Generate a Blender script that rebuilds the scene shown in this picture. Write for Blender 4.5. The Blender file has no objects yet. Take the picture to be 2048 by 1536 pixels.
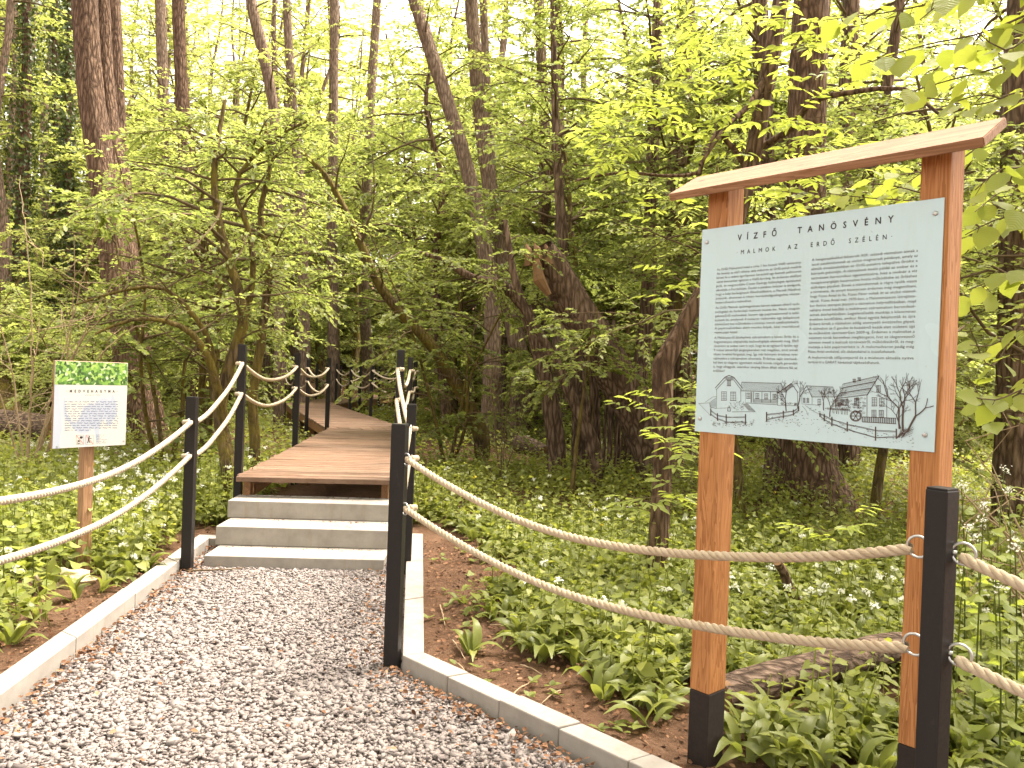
import bpy, bmesh, math
import numpy as np
from mathutils import Matrix, Vector

# ------------------------------------------------------------------ camera, sky, sun, exposure
scene = bpy.context.scene
COL = scene.collection
F_PX, EYE, PITCH, ROLL = 1600.0, 1.5, 14 / 1600.0, 0.036
_r0 = np.array([1, 0, 0.0]); _fw = np.array([0, math.cos(PITCH), -math.sin(PITCH)]); _u0 = np.array([0, math.sin(PITCH), math.cos(PITCH)])
_R = math.cos(ROLL) * _r0 + math.sin(ROLL) * _u0
_U = -math.sin(ROLL) * _r0 + math.cos(ROLL) * _u0
CAM = np.array([0, 0, EYE])
cam_d = bpy.data.cameras.new('camera'); cam = bpy.data.objects.new('camera', cam_d); COL.objects.link(cam)
cam_d.sensor_width = 36; cam_d.lens = 36 * F_PX / 2048; cam_d.clip_start = 0.05; cam_d.clip_end = 2000
cam.matrix_world = Matrix(((_R[0], _U[0], -_fw[0], 0), (_R[1], _U[1], -_fw[1], 0), (_R[2], _U[2], -_fw[2], EYE), (0, 0, 0, 1)))
scene.camera = cam

SUN_EL, SUN_AZ = math.radians(64), math.radians(62)      # azimuth clockwise from +Y: high, from the right beyond the board
world = bpy.data.worlds.new('World'); scene.world = world; world.use_nodes = True
wn, wl = world.node_tree.nodes, world.node_tree.links
wn.clear()
sky = wn.new('ShaderNodeTexSky'); sky.sky_type = 'NISHITA'; sky.sun_disc = False
sky.sun_elevation = SUN_EL; sky.sun_rotation = SUN_AZ; sky.air_density = 1.0; sky.dust_density = 5.0; sky.ozone_density = 0.6
hs = wn.new('ShaderNodeHueSaturation'); hs.inputs['Saturation'].default_value = 0.25
tint = wn.new('ShaderNodeMix'); tint.data_type = 'RGBA'; tint.blend_type = 'MULTIPLY'; tint.inputs[0].default_value = 1.0
tint.inputs[7].default_value = (1.0, 0.915, 0.80, 1)
bg = wn.new('ShaderNodeBackground'); bg.inputs['Strength'].default_value = 0.15
wo = wn.new('ShaderNodeOutputWorld')
wl.new(sky.outputs[0], hs.inputs['Color']); wl.new(hs.outputs[0], tint.inputs[6]); wl.new(tint.outputs[2], bg.inputs[0]); wl.new(bg.outputs[0], wo.inputs[0])

sun_d = bpy.data.lights.new('sun', 'SUN'); sun = bpy.data.objects.new('sun', sun_d); COL.objects.link(sun)
sun_d.energy = 1.5; sun_d.angle = math.radians(22); sun_d.color = (1.0, 0.925, 0.81)
sdir = Vector((math.sin(SUN_AZ) * math.cos(SUN_EL), math.cos(SUN_AZ) * math.cos(SUN_EL), math.sin(SUN_EL)))
sun.rotation_euler = (-sdir).to_track_quat('-Z', 'Y').to_euler(); sun.location = (8, 4, 30)

vs = scene.view_settings
vs.view_transform = 'Standard'; vs.look = 'None'; vs.gamma = 1; vs.use_curve_mapping = False; vs.exposure = 2.58
scene.render.engine = 'CYCLES'
cy = scene.cycles
cy.max_bounces = 7; cy.diffuse_bounces = 6; cy.glossy_bounces = 2; cy.transmission_bounces = 4; cy.transparent_max_bounces = 4
cy.use_denoising = True; cy.sample_clamp_indirect = 6; cy.caustics_reflective = False; cy.caustics_refractive = False

# ------------------------------------------------------------------ pixel <-> place
def ray(px, py): return _fw + _R * (px - 1024) / F_PX + _U * (768 - py) / F_PX
def onz(px, py, z):
    v = ray(px, py); return CAM + v * ((z - EYE) / v[2])
def ond(px, py, d):
    v = ray(px, py); return CAM + v * (d / v[1])

# ------------------------------------------------------------------ helpers
rng = np.random.default_rng(7)
def nrm(v):
    v = np.asarray(v, float); return v / (np.linalg.norm(v, axis=-1, keepdims=True) + 1e-12)

def np_mesh(name, V, groups, attrs=None, smooth=False):
    """groups: list of (m,k) int arrays."""
    me = bpy.data.meshes.new(name)
    V = np.ascontiguousarray(V, dtype=np.float32)
    loops = np.concatenate([g.ravel() for g in groups]).astype(np.int32)
    sizes = np.concatenate([np.full(len(g), g.shape[1]) for g in groups]).astype(np.int32)
    starts = np.concatenate([[0], np.cumsum(sizes)[:-1]]).astype(np.int32)
    me.vertices.add(len(V)); me.vertices.foreach_set('co', V.ravel())
    me.loops.add(len(loops)); me.loops.foreach_set('vertex_index', loops)
    me.polygons.add(len(sizes)); me.polygons.foreach_set('loop_start', starts)
    try: me.polygons.foreach_set('loop_total', sizes)
    except Exception: pass
    if smooth: me.polygons.foreach_set('use_smooth', np.ones(len(sizes), dtype=bool))
    for k, a in (attrs or {}).items():
        at = me.attributes.new(k, 'FLOAT', 'POINT'); at.data.foreach_set('value', np.asarray(a, dtype=np.float32))
    me.update(calc_edges=True)
    return me

class MB:
    """collects quads/tris/ngons as python lists"""
    def __init__(s): s.v = []; s.f = []; s.n = 0
    def add(s, V, Fs):
        V = np.asarray(V, float); o = s.n
        s.v.append(V); s.n += len(V)
        s.f += [tuple(int(i) + o for i in f) for f in Fs]
    def box(s, o, ax, ay, az):
        """corner-free box: centre o, half axes"""
        o, ax, ay, az = (np.asarray(q, float) for q in (o, ax, ay, az))
        V = [o + sx * ax + sy * ay + sz * az for sz in (-1, 1) for sy in (-1, 1) for sx in (-1, 1)]
        s.add(V, [(0, 2, 3, 1), (4, 5, 7, 6), (0, 1, 5, 4), (2, 6, 7, 3), (0, 4, 6, 2), (1, 3, 7, 5)])
    def tube(s, P, r, sides=6, cap=True, twist=0.0):
        V, Fs = tube_vf(P, r, sides, cap); s.add(V, Fs)
    def mesh(s, name):
        me = bpy.data.meshes.new(name)
        me.from_pydata(np.concatenate(s.v).tolist() if s.v else [], [], s.f); me.update()
        return me

def frames(P):
    P = np.asarray(P, float)
    T = nrm(np.gradient(P, axis=0))
    ref = np.array([1.0, 0, 0]) if abs(T[0][0]) < 0.8 else np.array([0, 1.0, 0])
    N = np.zeros_like(P); n = nrm(ref - T[0] * (ref @ T[0])); N[0] = n
    for i in range(1, len(P)):
        n = n - T[i] * (n @ T[i]); n = nrm(n); N[i] = n
    return T, N, np.cross(T, N)

def tube_vf(P, r, sides=6, cap=True):
    P = np.asarray(P, float); n = len(P); r = np.broadcast_to(np.asarray(r, float), (n,))
    T, N, B = frames(P)
    a = np.linspace(0, 2 * math.pi, sides, endpoint=False)
    V = P[:, None, :] + r[:, None, None] * (np.cos(a)[None, :, None] * N[:, None, :] + np.sin(a)[None, :, None] * B[:, None, :])
    V = V.reshape(-1, 3); Fs = []
    for i in range(n - 1):
        for j in range(sides):
            k = (j + 1) % sides
            Fs.append((i * sides + j, i * sides + k, (i + 1) * sides + k, (i + 1) * sides + j))
    if cap:
        Fs.append(tuple(range(sides))[::-1]); Fs.append(tuple((n - 1) * sides + j for j in range(sides)))
    return V, Fs

def spline(P, step):
    """Catmull-Rom resample of rows (any width)"""
    P = np.asarray(P, float)
    Q = np.vstack([2 * P[0] - P[1], P, 2 * P[-1] - P[-2]]); out = []
    for i in range(1, len(Q) - 2):
        L = np.linalg.norm(Q[i + 1][:3] - Q[i][:3]); m = max(1, int(round(L / step)))
        for t in np.arange(m) / m:
            a, b, c, d = Q[i - 1], Q[i], Q[i + 1], Q[i + 2]
            out.append(0.5 * (2 * b + (c - a) * t + (2 * a - 5 * b + 4 * c - d) * t * t + (-a + 3 * b - 3 * c + d) * t ** 3))
    out.append(P[-1]); return np.array(out)

def link(name, me, mat=None, parent=None):
    o = bpy.data.objects.new(name, me); COL.objects.link(o)
    if mat is not None and me is not None and not me.materials: me.materials.append(mat)
    if parent is not None: o.parent = parent
    if name in ('crown', 'branches', 'ivy', 'drawing', 'small_print'): o['kind'] = 'stuff'
    return o
def tag(o, label=None, cat=None, group=None, kind=None):
    for k, v in (('label', label), ('category', cat), ('group', group), ('kind', kind)):
        if v: o[k] = v
    return o
def thing(name, label, cat, loc=(0, 0, 0), rz=0.0, group=None):
    o = bpy.data.objects.new(name, None); COL.objects.link(o); o.empty_display_size = 0.1
    o.location = tuple(float(q) for q in loc); o.rotation_euler = (0, 0, rz)
    return tag(o, label, cat, group)
def part(name, mb, mat, root, sub=None, smooth=False, bevel=0.0, seg=1):
    """mesh given in world coordinates; root Empties are not rotated"""
    me = mb.mesh(name)
    base = np.array(root.location if root is not None else (0, 0, 0))
    if bevel > 0:
        bm = bmesh.new(); bm.from_mesh(me)
        bmesh.ops.recalc_face_normals(bm, faces=bm.faces)
        bmesh.ops.bevel(bm, geom=bm.edges[:], offset=bevel, segments=seg, profile=0.5, affect='EDGES', clamp_overlap=True)
        bm.to_mesh(me); bm.free()
    if root is not None: me.transform(Matrix.Translation(-Vector(base)))
    if smooth:
        me.polygons.foreach_set('use_smooth', np.ones(len(me.polygons), dtype=bool)); me.update()
    o = link(name, me, mat, sub if sub is not None else root)
    return o

# ------------------------------------------------------------------ materials
def mat_new(name):
    m = bpy.data.materials.new(name); m.use_nodes = True
    nt = m.node_tree; nt.nodes.clear()
    out = nt.nodes.new('ShaderNodeOutputMaterial')
    return m, nt, out
def N(nt, t, **kw):
    n = nt.nodes.new(t)
    for k, v in kw.items():
        if k in n.inputs.keys() if hasattr(n.inputs, 'keys') else False: n.inputs[k].default_value = v
        else: setattr(n, k, v)
    return n
def ramp(nt, fac, stops):
    r = nt.nodes.new('ShaderNodeValToRGB'); e = r.color_ramp.elements
    while len(e) < len(stops): e.new(0.5)
    for el, (p, c) in zip(e, stops): el.position = p; el.color = (*c, 1)
    nt.links.new(fac, r.inputs[0]); return r.outputs[0]
def coords(nt, scale=(1, 1, 1), src='Object', rot=(0, 0, 0)):
    tc = nt.nodes.new('ShaderNodeTexCoord'); mp = nt.nodes.new('ShaderNodeMapping')
    mp.inputs['Scale'].default_value = scale; mp.inputs['Rotation'].default_value = rot
    nt.links.new(tc.outputs[src], mp.inputs[0]); return mp.outputs[0]
def noise(nt, vec, scale, detail=4, rough=0.55, out=0, dist=0.0):
    n = nt.nodes.new('ShaderNodeTexNoise'); n.inputs['Scale'].default_value = scale; n.inputs['Detail'].default_value = detail
    n.inputs['Roughness'].default_value = rough; n.inputs['Distortion'].default_value = dist
    if vec is not None: nt.links.new(vec, n.inputs['Vector'])
    return n.outputs[out]
def mixc(nt, fac, a, b, blend='MIX'):
    m = nt.nodes.new('ShaderNodeMix'); m.data_type = 'RGBA'; m.blend_type = blend
    for sock, val in ((0, fac), (6, a), (7, b)):
        if isinstance(val, (int, float)): m.inputs[sock].default_value = val
        elif isinstance(val, tuple): m.inputs[sock].default_value = (*val, 1)
        else: nt.links.new(val, m.inputs[sock])
    return m.outputs[2]
def math_n(nt, op, a, b=0.0):
    m = nt.nodes.new('ShaderNodeMath'); m.operation = op
    for i, v in enumerate((a, b)):
        if isinstance(v, (int, float)): m.inputs[i].default_value = v
        else: nt.links.new(v, m.inputs[i])
    return m.outputs[0]
def bump(nt, h, strength=0.5, dist=0.01):
    b = nt.nodes.new('ShaderNodeBump'); b.inputs['Strength'].default_value = strength; b.inputs['Distance'].default_value = dist
    nt.links.new(h, b.inputs['Height']); return b.outputs[0]
def principled(nt, out, col, rough=0.7, spec=0.3, normal=None, metal=0.0):
    p = nt.nodes.new('ShaderNodeBsdfPrincipled')
    p.inputs['Roughness'].default_value = rough if isinstance(rough, (int, float)) else 0.5
    if not isinstance(rough, (int, float)): nt.links.new(rough, p.inputs['Roughness'])
    p.inputs['Specular IOR Level'].default_value = spec; p.inputs['Metallic'].default_value = metal
    if isinstance(col, tuple): p.inputs['Base Color'].default_value = (*col, 1)
    else: nt.links.new(col, p.inputs['Base Color'])
    if normal is not None: nt.links.new(normal, p.inputs['Normal'])
    if out is not None: nt.links.new(p.outputs[0], out.inputs[0])
    return p.outputs[0]
def attr(nt, name):
    a = nt.nodes.new('ShaderNodeAttribute'); a.attribute_name = name; return a.outputs['Fac']
def objrand(nt): return nt.nodes.new('ShaderNodeObjectInfo').outputs['Random']

def mat_leaf(name, c0, c1, c2, trans=(1.5, 1.5, 0.9), tfac=0.45, rough=0.45, spec=0.35, veins=False):
    m, nt, out = mat_new(name)
    t = attr(nt, 'tint')
    f = math_n(nt, 'ADD', math_n(nt, 'MULTIPLY', t, 0.75), math_n(nt, 'MULTIPLY', objrand(nt), 0.25))
    col = ramp(nt, f, [(0.0, c0), (0.5, c1), (1.0, c2)])
    nrmal = None
    if veins:
        v = coords(nt, (1, 1, 1))
        sep = nt.nodes.new('ShaderNodeSeparateXYZ'); nt.links.new(v, sep.inputs[0])
        k = math_n(nt, 'ADD', math_n(nt, 'MULTIPLY', sep.outputs[1], 52.0), math_n(nt, 'MULTIPLY', math_n(nt, 'ABSOLUTE', sep.outputs[0]), -44.0))
        w = math_n(nt, 'SINE', k)
        w2 = math_n(nt, 'MULTIPLY', w, 0.5)
        nrmal = bump(nt, w2, 0.25, 0.004)
        line = math_n(nt, 'GREATER_THAN', w, 0.92)
        col = mixc(nt, math_n(nt, 'MULTIPLY', line, 0.12), col, c2)
    p = principled(nt, None, col, rough, spec, nrmal)
    tr = nt.nodes.new('ShaderNodeBsdfTranslucent')
    tc = mixc(nt, 1.0, col, trans, 'MULTIPLY'); nt.links.new(tc, tr.inputs[0])
    mx = nt.nodes.new('ShaderNodeMixShader'); mx.inputs[0].default_value = tfac
    nt.links.new(p, mx.inputs[1]); nt.links.new(tr.outputs[0], mx.inputs[2]); nt.links.new(mx.outputs[0], out.inputs[0])
    return m

def mat_bark(name, dark, mid, light, moss=None, mossamt=0.4, sc=1.0, st=(1, 1, 0.2)):
    m, nt, out = mat_new(name)
    v = coords(nt, st)
    n1 = noise(nt, v, 26 * sc, 6, 0.65, dist=0.6)
    vo = nt.nodes.new('ShaderNodeTexVoronoi'); vo.feature = 'DISTANCE_TO_EDGE'; vo.inputs['Scale'].default_value = 20 * sc
    nt.links.new(v, vo.inputs['Vector'])
    h = math_n(nt, 'ADD', math_n(nt, 'MULTIPLY', n1, 0.75), math_n(nt, 'MINIMUM', vo.outputs['Distance'], 0.3))
    col = ramp(nt, h, [(0.30, tuple(q * .6 for q in dark)), (0.40, dark), (0.56, mid), (0.8, light)])
    big = noise(nt, coords(nt), 1.3, 3)
    col = mixc(nt, math_n(nt, 'MULTIPLY', big, 0.5), col, mid)
    if moss:
        mk = ramp(nt, noise(nt, coords(nt), 3.2, 5, 0.7), [(1 - mossamt - 0.12, (0, 0, 0)), (1 - mossamt + 0.1, (1, 1, 1))])
        col = mixc(nt, mk, col, moss)
    principled(nt, out, col, 0.9, 0.15, bump(nt, h, 1.0, 0.06))
    return m

def mat_wood(name, dark, mid, light, grain_axis='z', gs=1.0, rough=0.6, rnd=0.25, worn=None):
    m, nt, out = mat_new(name)
    sc = {'z': (14, 14, 0.7), 'x': (0.7, 14, 14), 'y': (14, 0.7, 14)}[grain_axis]
    tc = nt.nodes.new('ShaderNodeTexCoord'); ad = nt.nodes.new('ShaderNodeVectorMath'); ad.operation = 'ADD'
    cmb = nt.nodes.new('ShaderNodeCombineXYZ'); r = objrand(nt)
    for i in range(3): nt.links.new(math_n(nt, 'MULTIPLY', r, 7.0 + 3 * i), cmb.inputs[i])
    nt.links.new(tc.outputs['Object'], ad.inputs[0]); nt.links.new(cmb.outputs[0], ad.inputs[1])
    mp = nt.nodes.new('ShaderNodeMapping'); mp.inputs['Scale'].default_value = tuple(q * gs for q in sc); nt.links.new(ad.outputs[0], mp.inputs[0])
    n1 = noise(nt, mp.outputs[0], 1.6, 3, 0.6, dist=1.2)
    w = math_n(nt, 'FRACT', math_n(nt, 'MULTIPLY', n1, 7.0))
    n2 = noise(nt, mp.outputs[0], 9, 4, 0.6)
    f = math_n(nt, 'ADD', math_n(nt, 'MULTIPLY', w, 0.62), math_n(nt, 'MULTIPLY', n2, 0.38))
    col = ramp(nt, f, [(0.12, tuple(q * .78 for q in dark)), (0.3, dark), (0.55, mid), (0.9, light)])
    wx = ramp(nt, noise(nt, ad.outputs[0], 3.5, 5, 0.7), [(0.45, (0, 0, 0)), (0.75, (1, 1, 1))])
    col = mixc(nt, math_n(nt, 'MULTIPLY', wx, 0.3), col, tuple(q * .62 for q in mid))
    col = mixc(nt, math_n(nt, 'MULTIPLY', math_n(nt, 'POWER', r, 1.5), rnd), col, tuple(q * (0.55 if rnd > .6 else 1) for q in dark))
    # knots
    vo = nt.nodes.new('ShaderNodeTexVoronoi'); vo.inputs['Scale'].default_value = 5.0
    mp2 = nt.nodes.new('ShaderNodeMapping'); mp2.inputs['Scale'].default_value = {'z': (1, 1, .7), 'x': (.7, 1, 1), 'y': (1, .7, 1)}[grain_axis]
    nt.links.new(ad.outputs[0], mp2.inputs[0]); nt.links.new(mp2.outputs[0], vo.inputs['Vector'])
    kn = ramp(nt, vo.outputs['Distance'], [(0.035, (1, 1, 1)), (0.075, (0, 0, 0))])
    col = mixc(nt, math_n(nt, 'MULTIPLY', kn, 0.8), col, tuple(q * 0.25 for q in dark))
    if worn:
        wk = ramp(nt, noise(nt, ad.outputs[0], 2.2, 5, 0.65), [(0.4, (0, 0, 0)), (0.7, (1, 1, 1))])
        col = mixc(nt, math_n(nt, 'MULTIPLY', wk, 0.6), col, worn)
    principled(nt, out, col, rough, 0.3, bump(nt, f, 0.35, 0.004))
    return m

def mat_flat(name, col, rough=0.6, spec=0.3, metal=0.0, var=0.15, bs=0.2, ns=40):
    m, nt, out = mat_new(name)
    n1 = noise(nt, coords(nt), ns, 5, 0.6)
    c = mixc(nt, n1, tuple(q * (1 - var) for q in col), tuple(min(1, q * (1 + var)) for q in col))
    principled(nt, out, c, rough, spec, bump(nt, n1, bs, 0.002), metal)
    return m

def mat_concrete():
    m, nt, out = mat_new('concrete')
    v = coords(nt)
    n1 = noise(nt, v, 7, 6, 0.65); n2 = noise(nt, v, 160, 3, 0.6)
    col = ramp(nt, n1, [(0.3, (0.245, 0.22, 0.198)), (0.55, (0.32, 0.288, 0.26)), (0.8, (0.37, 0.338, 0.308))])
    col = mixc(nt, math_n(nt, 'MULTIPLY', n2, 0.25), col, (0.28, 0.265, 0.245))
    st = ramp(nt, noise(nt, coords(nt, (9, 9, 1.2)), 1.6, 4, 0.7), [(0.56, (0, 0, 0)), (0.75, (1, 1, 1))])
    col = mixc(nt, math_n(nt, 'MULTIPLY', st, 0.45), col, (0.24, 0.18, 0.125))
    h = math_n(nt, 'ADD', n1, math_n(nt, 'MULTIPLY', n2, 0.6))
    principled(nt, out, col, 0.85, 0.2, bump(nt, h, 0.35, 0.004))
    return m

def mat_soil():
    m, nt, out = mat_new('soil')
    v = coords(nt)
    n1 = noise(nt, v, 1.7, 6, 0.65); n2 = noise(nt, v, 22, 7, 0.7); n3 = noise(nt, v, 120, 3, 0.7)
    col = ramp(nt, math_n(nt, 'ADD', math_n(nt, 'MULTIPLY', n1, 0.45), math_n(nt, 'MULTIPLY', n2, 0.55)),
               [(0.3, (0.055, 0.031, 0.018)), (0.5, (0.125, 0.07, 0.043)), (0.7, (0.20, 0.122, 0.08))])
    fl = ramp(nt, n3, [(0.6, (0, 0, 0)), (0.7, (1, 1, 1))])
    col = mixc(nt, math_n(nt, 'MULTIPLY', fl, 0.35), col, (0.3, 0.17, 0.09))
    # under the plants the soil is dark leaf mould, away from the path
    h = math_n(nt, 'ADD', n2, math_n(nt, 'MULTIPLY', n3, 0.4))
    principled(nt, out, col, 0.95, 0.1, bump(nt, h, 0.9, 0.03))
    return m

def mat_tinted(name, stops, rough=0.85, spec=0.2, bs=0.3, ns=60, trans=0.0):
    m, nt, out = mat_new(name)
    t = attr(nt, 'tint'); n1 = noise(nt, coords(nt), ns, 4, 0.6)
    f = math_n(nt, 'ADD', t, math_n(nt, 'MULTIPLY', math_n(nt, 'SUBTRACT', n1, 0.5), 0.35))
    col = ramp(nt, f, stops)
    p = principled(nt, out, col, rough, spec, bump(nt, n1, bs, 0.003))
    if trans > 0:
        tr = nt.nodes.new('ShaderNodeBsdfTranslucent'); nt.links.new(col, tr.inputs[0])
        mx = nt.nodes.new('ShaderNodeMixShader'); mx.inputs[0].default_value = trans
        nt.links.new(p, mx.inputs[1]); nt.links.new(tr.outputs[0], mx.inputs[2]); nt.links.new(mx.outputs[0], out.inputs[0])
    return m

M = {}
M['maple'] = mat_leaf('maple_leaf', (0.12, 0.15, 0.042), (0.235, 0.265, 0.07), (0.35, 0.37, 0.105), trans=(1.45, 1.5, 1.2), tfac=0.55)
M['hazel'] = mat_leaf('hazel_leaf', (0.19, 0.235, 0.045), (0.29, 0.33, 0.068), (0.39, 0.415, 0.10), tfac=0.55, veins=True)
M['elder'] = mat_leaf('elder_leaf', (0.15, 0.195, 0.045), (0.27, 0.315, 0.075), (0.38, 0.42, 0.11), tfac=0.55)
M['far'] = mat_leaf('canopy_leaf', (0.17, 0.205, 0.05), (0.28, 0.31, 0.08), (0.38, 0.39, 0.11), trans=(1.4, 1.4, 1.2), tfac=0.55)
M['ivy'] = mat_leaf('ivy_leaf', (0.035, 0.055, 0.015), (0.07, 0.095, 0.025), (0.15, 0.18, 0.05), tfac=0.2, rough=0.35)
M['ramsons'] = mat_leaf('ramsons_leaf', (0.105, 0.13, 0.03), (0.20, 0.225, 0.055), (0.31, 0.325, 0.09), tfac=0.42, rough=0.4, spec=0.4)
M['herb'] = mat_leaf('herb_leaf', (0.105, 0.13, 0.03), (0.20, 0.225, 0.05), (0.31, 0.325, 0.08), tfac=0.45)
M['flower'] = mat_tinted('white_petal', [(0, (0.62, 0.63, 0.5)), (1, (0.82, 0.82, 0.74))], 0.7, 0.2, 0.0, 60, 0.3)
M['yellow'] = mat_tinted('yellow_petal', [(0, (0.7, 0.45, 0.03)), (1, (0.8, 0.6, 0.06))], 0.7, 0.2, 0.0, 60, 0.3)
M['bark'] = mat_bark('alder_bark', (0.055, 0.033, 0.022), (0.165, 0.102, 0.068), (0.29, 0.195, 0.135))
M['bark_dark'] = mat_bark('willow_bark', (0.06, 0.038, 0.027), (0.18, 0.118, 0.084), (0.33, 0.235, 0.178), sc=0.8)
M['bark_moss'] = mat_bark('mossy_bark', (0.04, 0.027, 0.016), (0.14, 0.095, 0.055), (0.24, 0.17, 0.11), moss=(0.17, 0.13, 0.03), mossamt=0.5)
M['bark_far'] = mat_bark('far_bark', (0.11, 0.075, 0.055), (0.24, 0.17, 0.125), (0.36, 0.265, 0.20))
M['bark_log'] = mat_bark('log_bark', (0.06, 0.04, 0.03), (0.19, 0.13, 0.098), (0.34, 0.25, 0.19), st=(.4, .8, .8), sc=1.2)
M['twig'] = mat_flat('twig', (0.12, 0.085, 0.05), 0.85, 0.15, var=0.4, ns=20)
M['dry_twig'] = mat_flat('dry_twig', (0.34, 0.25, 0.16), 0.85, 0.15, var=0.35, ns=20)
M['heart'] = mat_flat('torn_wood', (0.20, 0.115, 0.06), 0.8, 0.2, var=0.5, ns=14)
M['post_wood'] = mat_wood('larch_post', (0.32, 0.125, 0.038), (0.44, 0.19, 0.066), (0.52, 0.243, 0.098), 'z', rnd=0.2)
M['roof_wood'] = mat_wood('larch_board', (0.26, 0.13, 0.066), (0.34, 0.18, 0.10), (0.40, 0.225, 0.135), 'x', rnd=0.05)
M['sign_post'] = mat_wood('pale_post', (0.27, 0.145, 0.078), (0.36, 0.205, 0.115), (0.42, 0.25, 0.15), 'z')
M['plank'] = mat_wood('deck_plank', (0.145, 0.078, 0.047), (0.235, 0.135, 0.087), (0.305, 0.188, 0.128), 'x', rnd=0.95, worn=(0.28, 0.19, 0.138))
M['beam'] = mat_wood('deck_beam', (0.19, 0.09, 0.04), (0.27, 0.14, 0.065), (0.33, 0.18, 0.09), 'y')
def mat_black():
    m, nt, out = mat_new('black_paint')
    n1 = noise(nt, coords(nt), 70, 5, 0.65); sc = ramp(nt, noise(nt, coords(nt, (1, 1, .35)), 14, 6, 0.75), [(0.58, (0, 0, 0)), (0.78, (1, 1, 1))])
    col = mixc(nt, math_n(nt, 'MULTIPLY', sc, 0.55), (0.0115, 0.009, 0.009), (0.055, 0.042, 0.034))
    principled(nt, out, col, math_n(nt, 'ADD', math_n(nt, 'MULTIPLY', n1, 0.3), 0.35), 0.35, bump(nt, n1, 0.2, 0.002)); return m
M['black'] = mat_black()
M['tar'] = mat_flat('black_wood_stain', (0.028, 0.021, 0.019), 0.75, 0.2, var=0.4, bs=0.3, ns=60)
M['metal'] = mat_flat('galvanised', (0.5, 0.5, 0.5), 0.35, 0.5, 0.9, var=0.2)
M['rope'] = mat_tinted('hemp_rope', [(0, (0.36, 0.27, 0.18)), (0.5, (0.48, 0.385, 0.28)), (1, (0.57, 0.48, 0.37))], 0.9, 0.1, 0.6, 220)
M['rope_pale'] = mat_tinted('bleached_rope', [(0, (0.34, 0.27, 0.19)), (0.5, (0.44, 0.365, 0.275)), (1, (0.51, 0.44, 0.345))], 0.9, 0.1, 0.6, 220)
M['concrete'] = mat_concrete()
M['soil'] = mat_soil()
M['stone'] = mat_tinted('crushed_stone', [(0, (0.15, 0.124, 0.12)), (0.35, (0.215, 0.181, 0.174)), (0.7, (0.262, 0.228, 0.217)), (1, (0.31, 0.272, 0.256))], 0.85, 0.25, 0.5, 90)
M['bed'] = mat_flat('gravel_bed', (0.25, 0.212, 0.20), 0.95, 0.1, var=0.5, ns=70)
M['litter'] = mat_tinted('dry_leaf', [(0, (0.07, 0.034, 0.019)), (0.5, (0.17, 0.085, 0.046)), (1, (0.29, 0.165, 0.098))], 0.85, 0.15, 0.2, 40)
M['limestone'] = mat_flat('limestone', (0.42, 0.33, 0.23), 0.9, 0.2, var=0.35, bs=0.8, ns=12)
M['ink'] = mat_flat('print_ink', (0.05, 0.036, 0.034), 0.7, 0.1, var=0.05, bs=0.0)
M['ink_soft'] = mat_flat('text_ink', (0.16, 0.14, 0.14), 0.7, 0.1, var=0.05, bs=0.0)
M['ink_mid'] = mat_flat('drawing_ink', (0.10, 0.075, 0.07), 0.7, 0.1, var=0.05, bs=0.0)
M['ink_blue'] = mat_flat('blue_grey_ink', (0.08, 0.095, 0.17), 0.7, 0.1, var=0.05, bs=0.0)
M['ink_red'] = mat_flat('red_ink', (0.6, 0.09, 0.07), 0.7, 0.1, var=0.05, bs=0.0)
def mat_panel():
    m, nt, out = mat_new('aluminium_panel')
    n1 = noise(nt, coords(nt), 2.0, 3)
    col = mixc(nt, n1, (0.48, 0.64, 0.73), (0.53, 0.68, 0.765))
    sp = ramp(nt, noise(nt, coords(nt), 55, 2), [(0.72, (0, 0, 0)), (0.76, (1, 1, 1))])
    col = mixc(nt, math_n(nt, 'MULTIPLY', sp, 0.25), col, (0.32, 0.30, 0.26))
    dr_ = ramp(nt, noise(nt, coords(nt, (3, 3, .6)), 3.0, 5, 0.7), [(0.5, (0, 0, 0)), (0.8, (1, 1, 1))]); col = mixc(nt, math_n(nt, 'MULTIPLY', dr_, 0.16), col, (0.34, 0.33, 0.29))
    principled(nt, out, col, math_n(nt, 'ADD', math_n(nt, 'MULTIPLY', n1, 0.25), 0.12), 0.5, None, 0.0); return m
M['panel'] = mat_panel()
def mat_smallpanel():
    m, nt, out = mat_new('white_panel_print')
    n1 = noise(nt, coords(nt, (1, 1, 0.45)), 4.2, 1.5, 0.5, dist=1.4)
    k = ramp(nt, n1, [(0.5, (0, 0, 0)), (0.53, (1, 1, 1))])
    col = mixc(nt, math_n(nt, 'MULTIPLY', k, 0.75), (0.50, 0.495, 0.475), (0.33, 0.375, 0.50))
    principled(nt, out, col, 0.35, 0.4); return m
M['small_panel'] = mat_smallpanel()
def mat_leafphoto():
    m, nt, out = mat_new('leaf_photo_print')
    v = coords(nt, (60, 60, 60), rot=(0.5, 0.4, 0.8))
    vo = nt.nodes.new('ShaderNodeTexVoronoi'); vo.inputs['Scale'].default_value = 1.0; nt.links.new(v, vo.inputs['Vector'])
    sp = nt.nodes.new('ShaderNodeSeparateColor'); nt.links.new(vo.outputs['Color'], sp.inputs[0])
    col = ramp(nt, sp.outputs[0], [(0.0, (0.02, 0.03, 0.012)), (0.3, (0.06, 0.14, 0.03)), (0.6, (0.2, 0.38, 0.06)), (0.85, (0.42, 0.58, 0.12)), (1.0, (0.6, 0.66, 0.55))])
    n1 = noise(nt, v, 0.35, 3); col = mixc(nt, math_n(nt, 'MULTIPLY', n1, 0.6), col, (0.05, 0.13, 0.03))
    principled(nt, out, col, 0.35, 0.4); return m
M['leaf_photo'] = mat_leafphoto()

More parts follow.
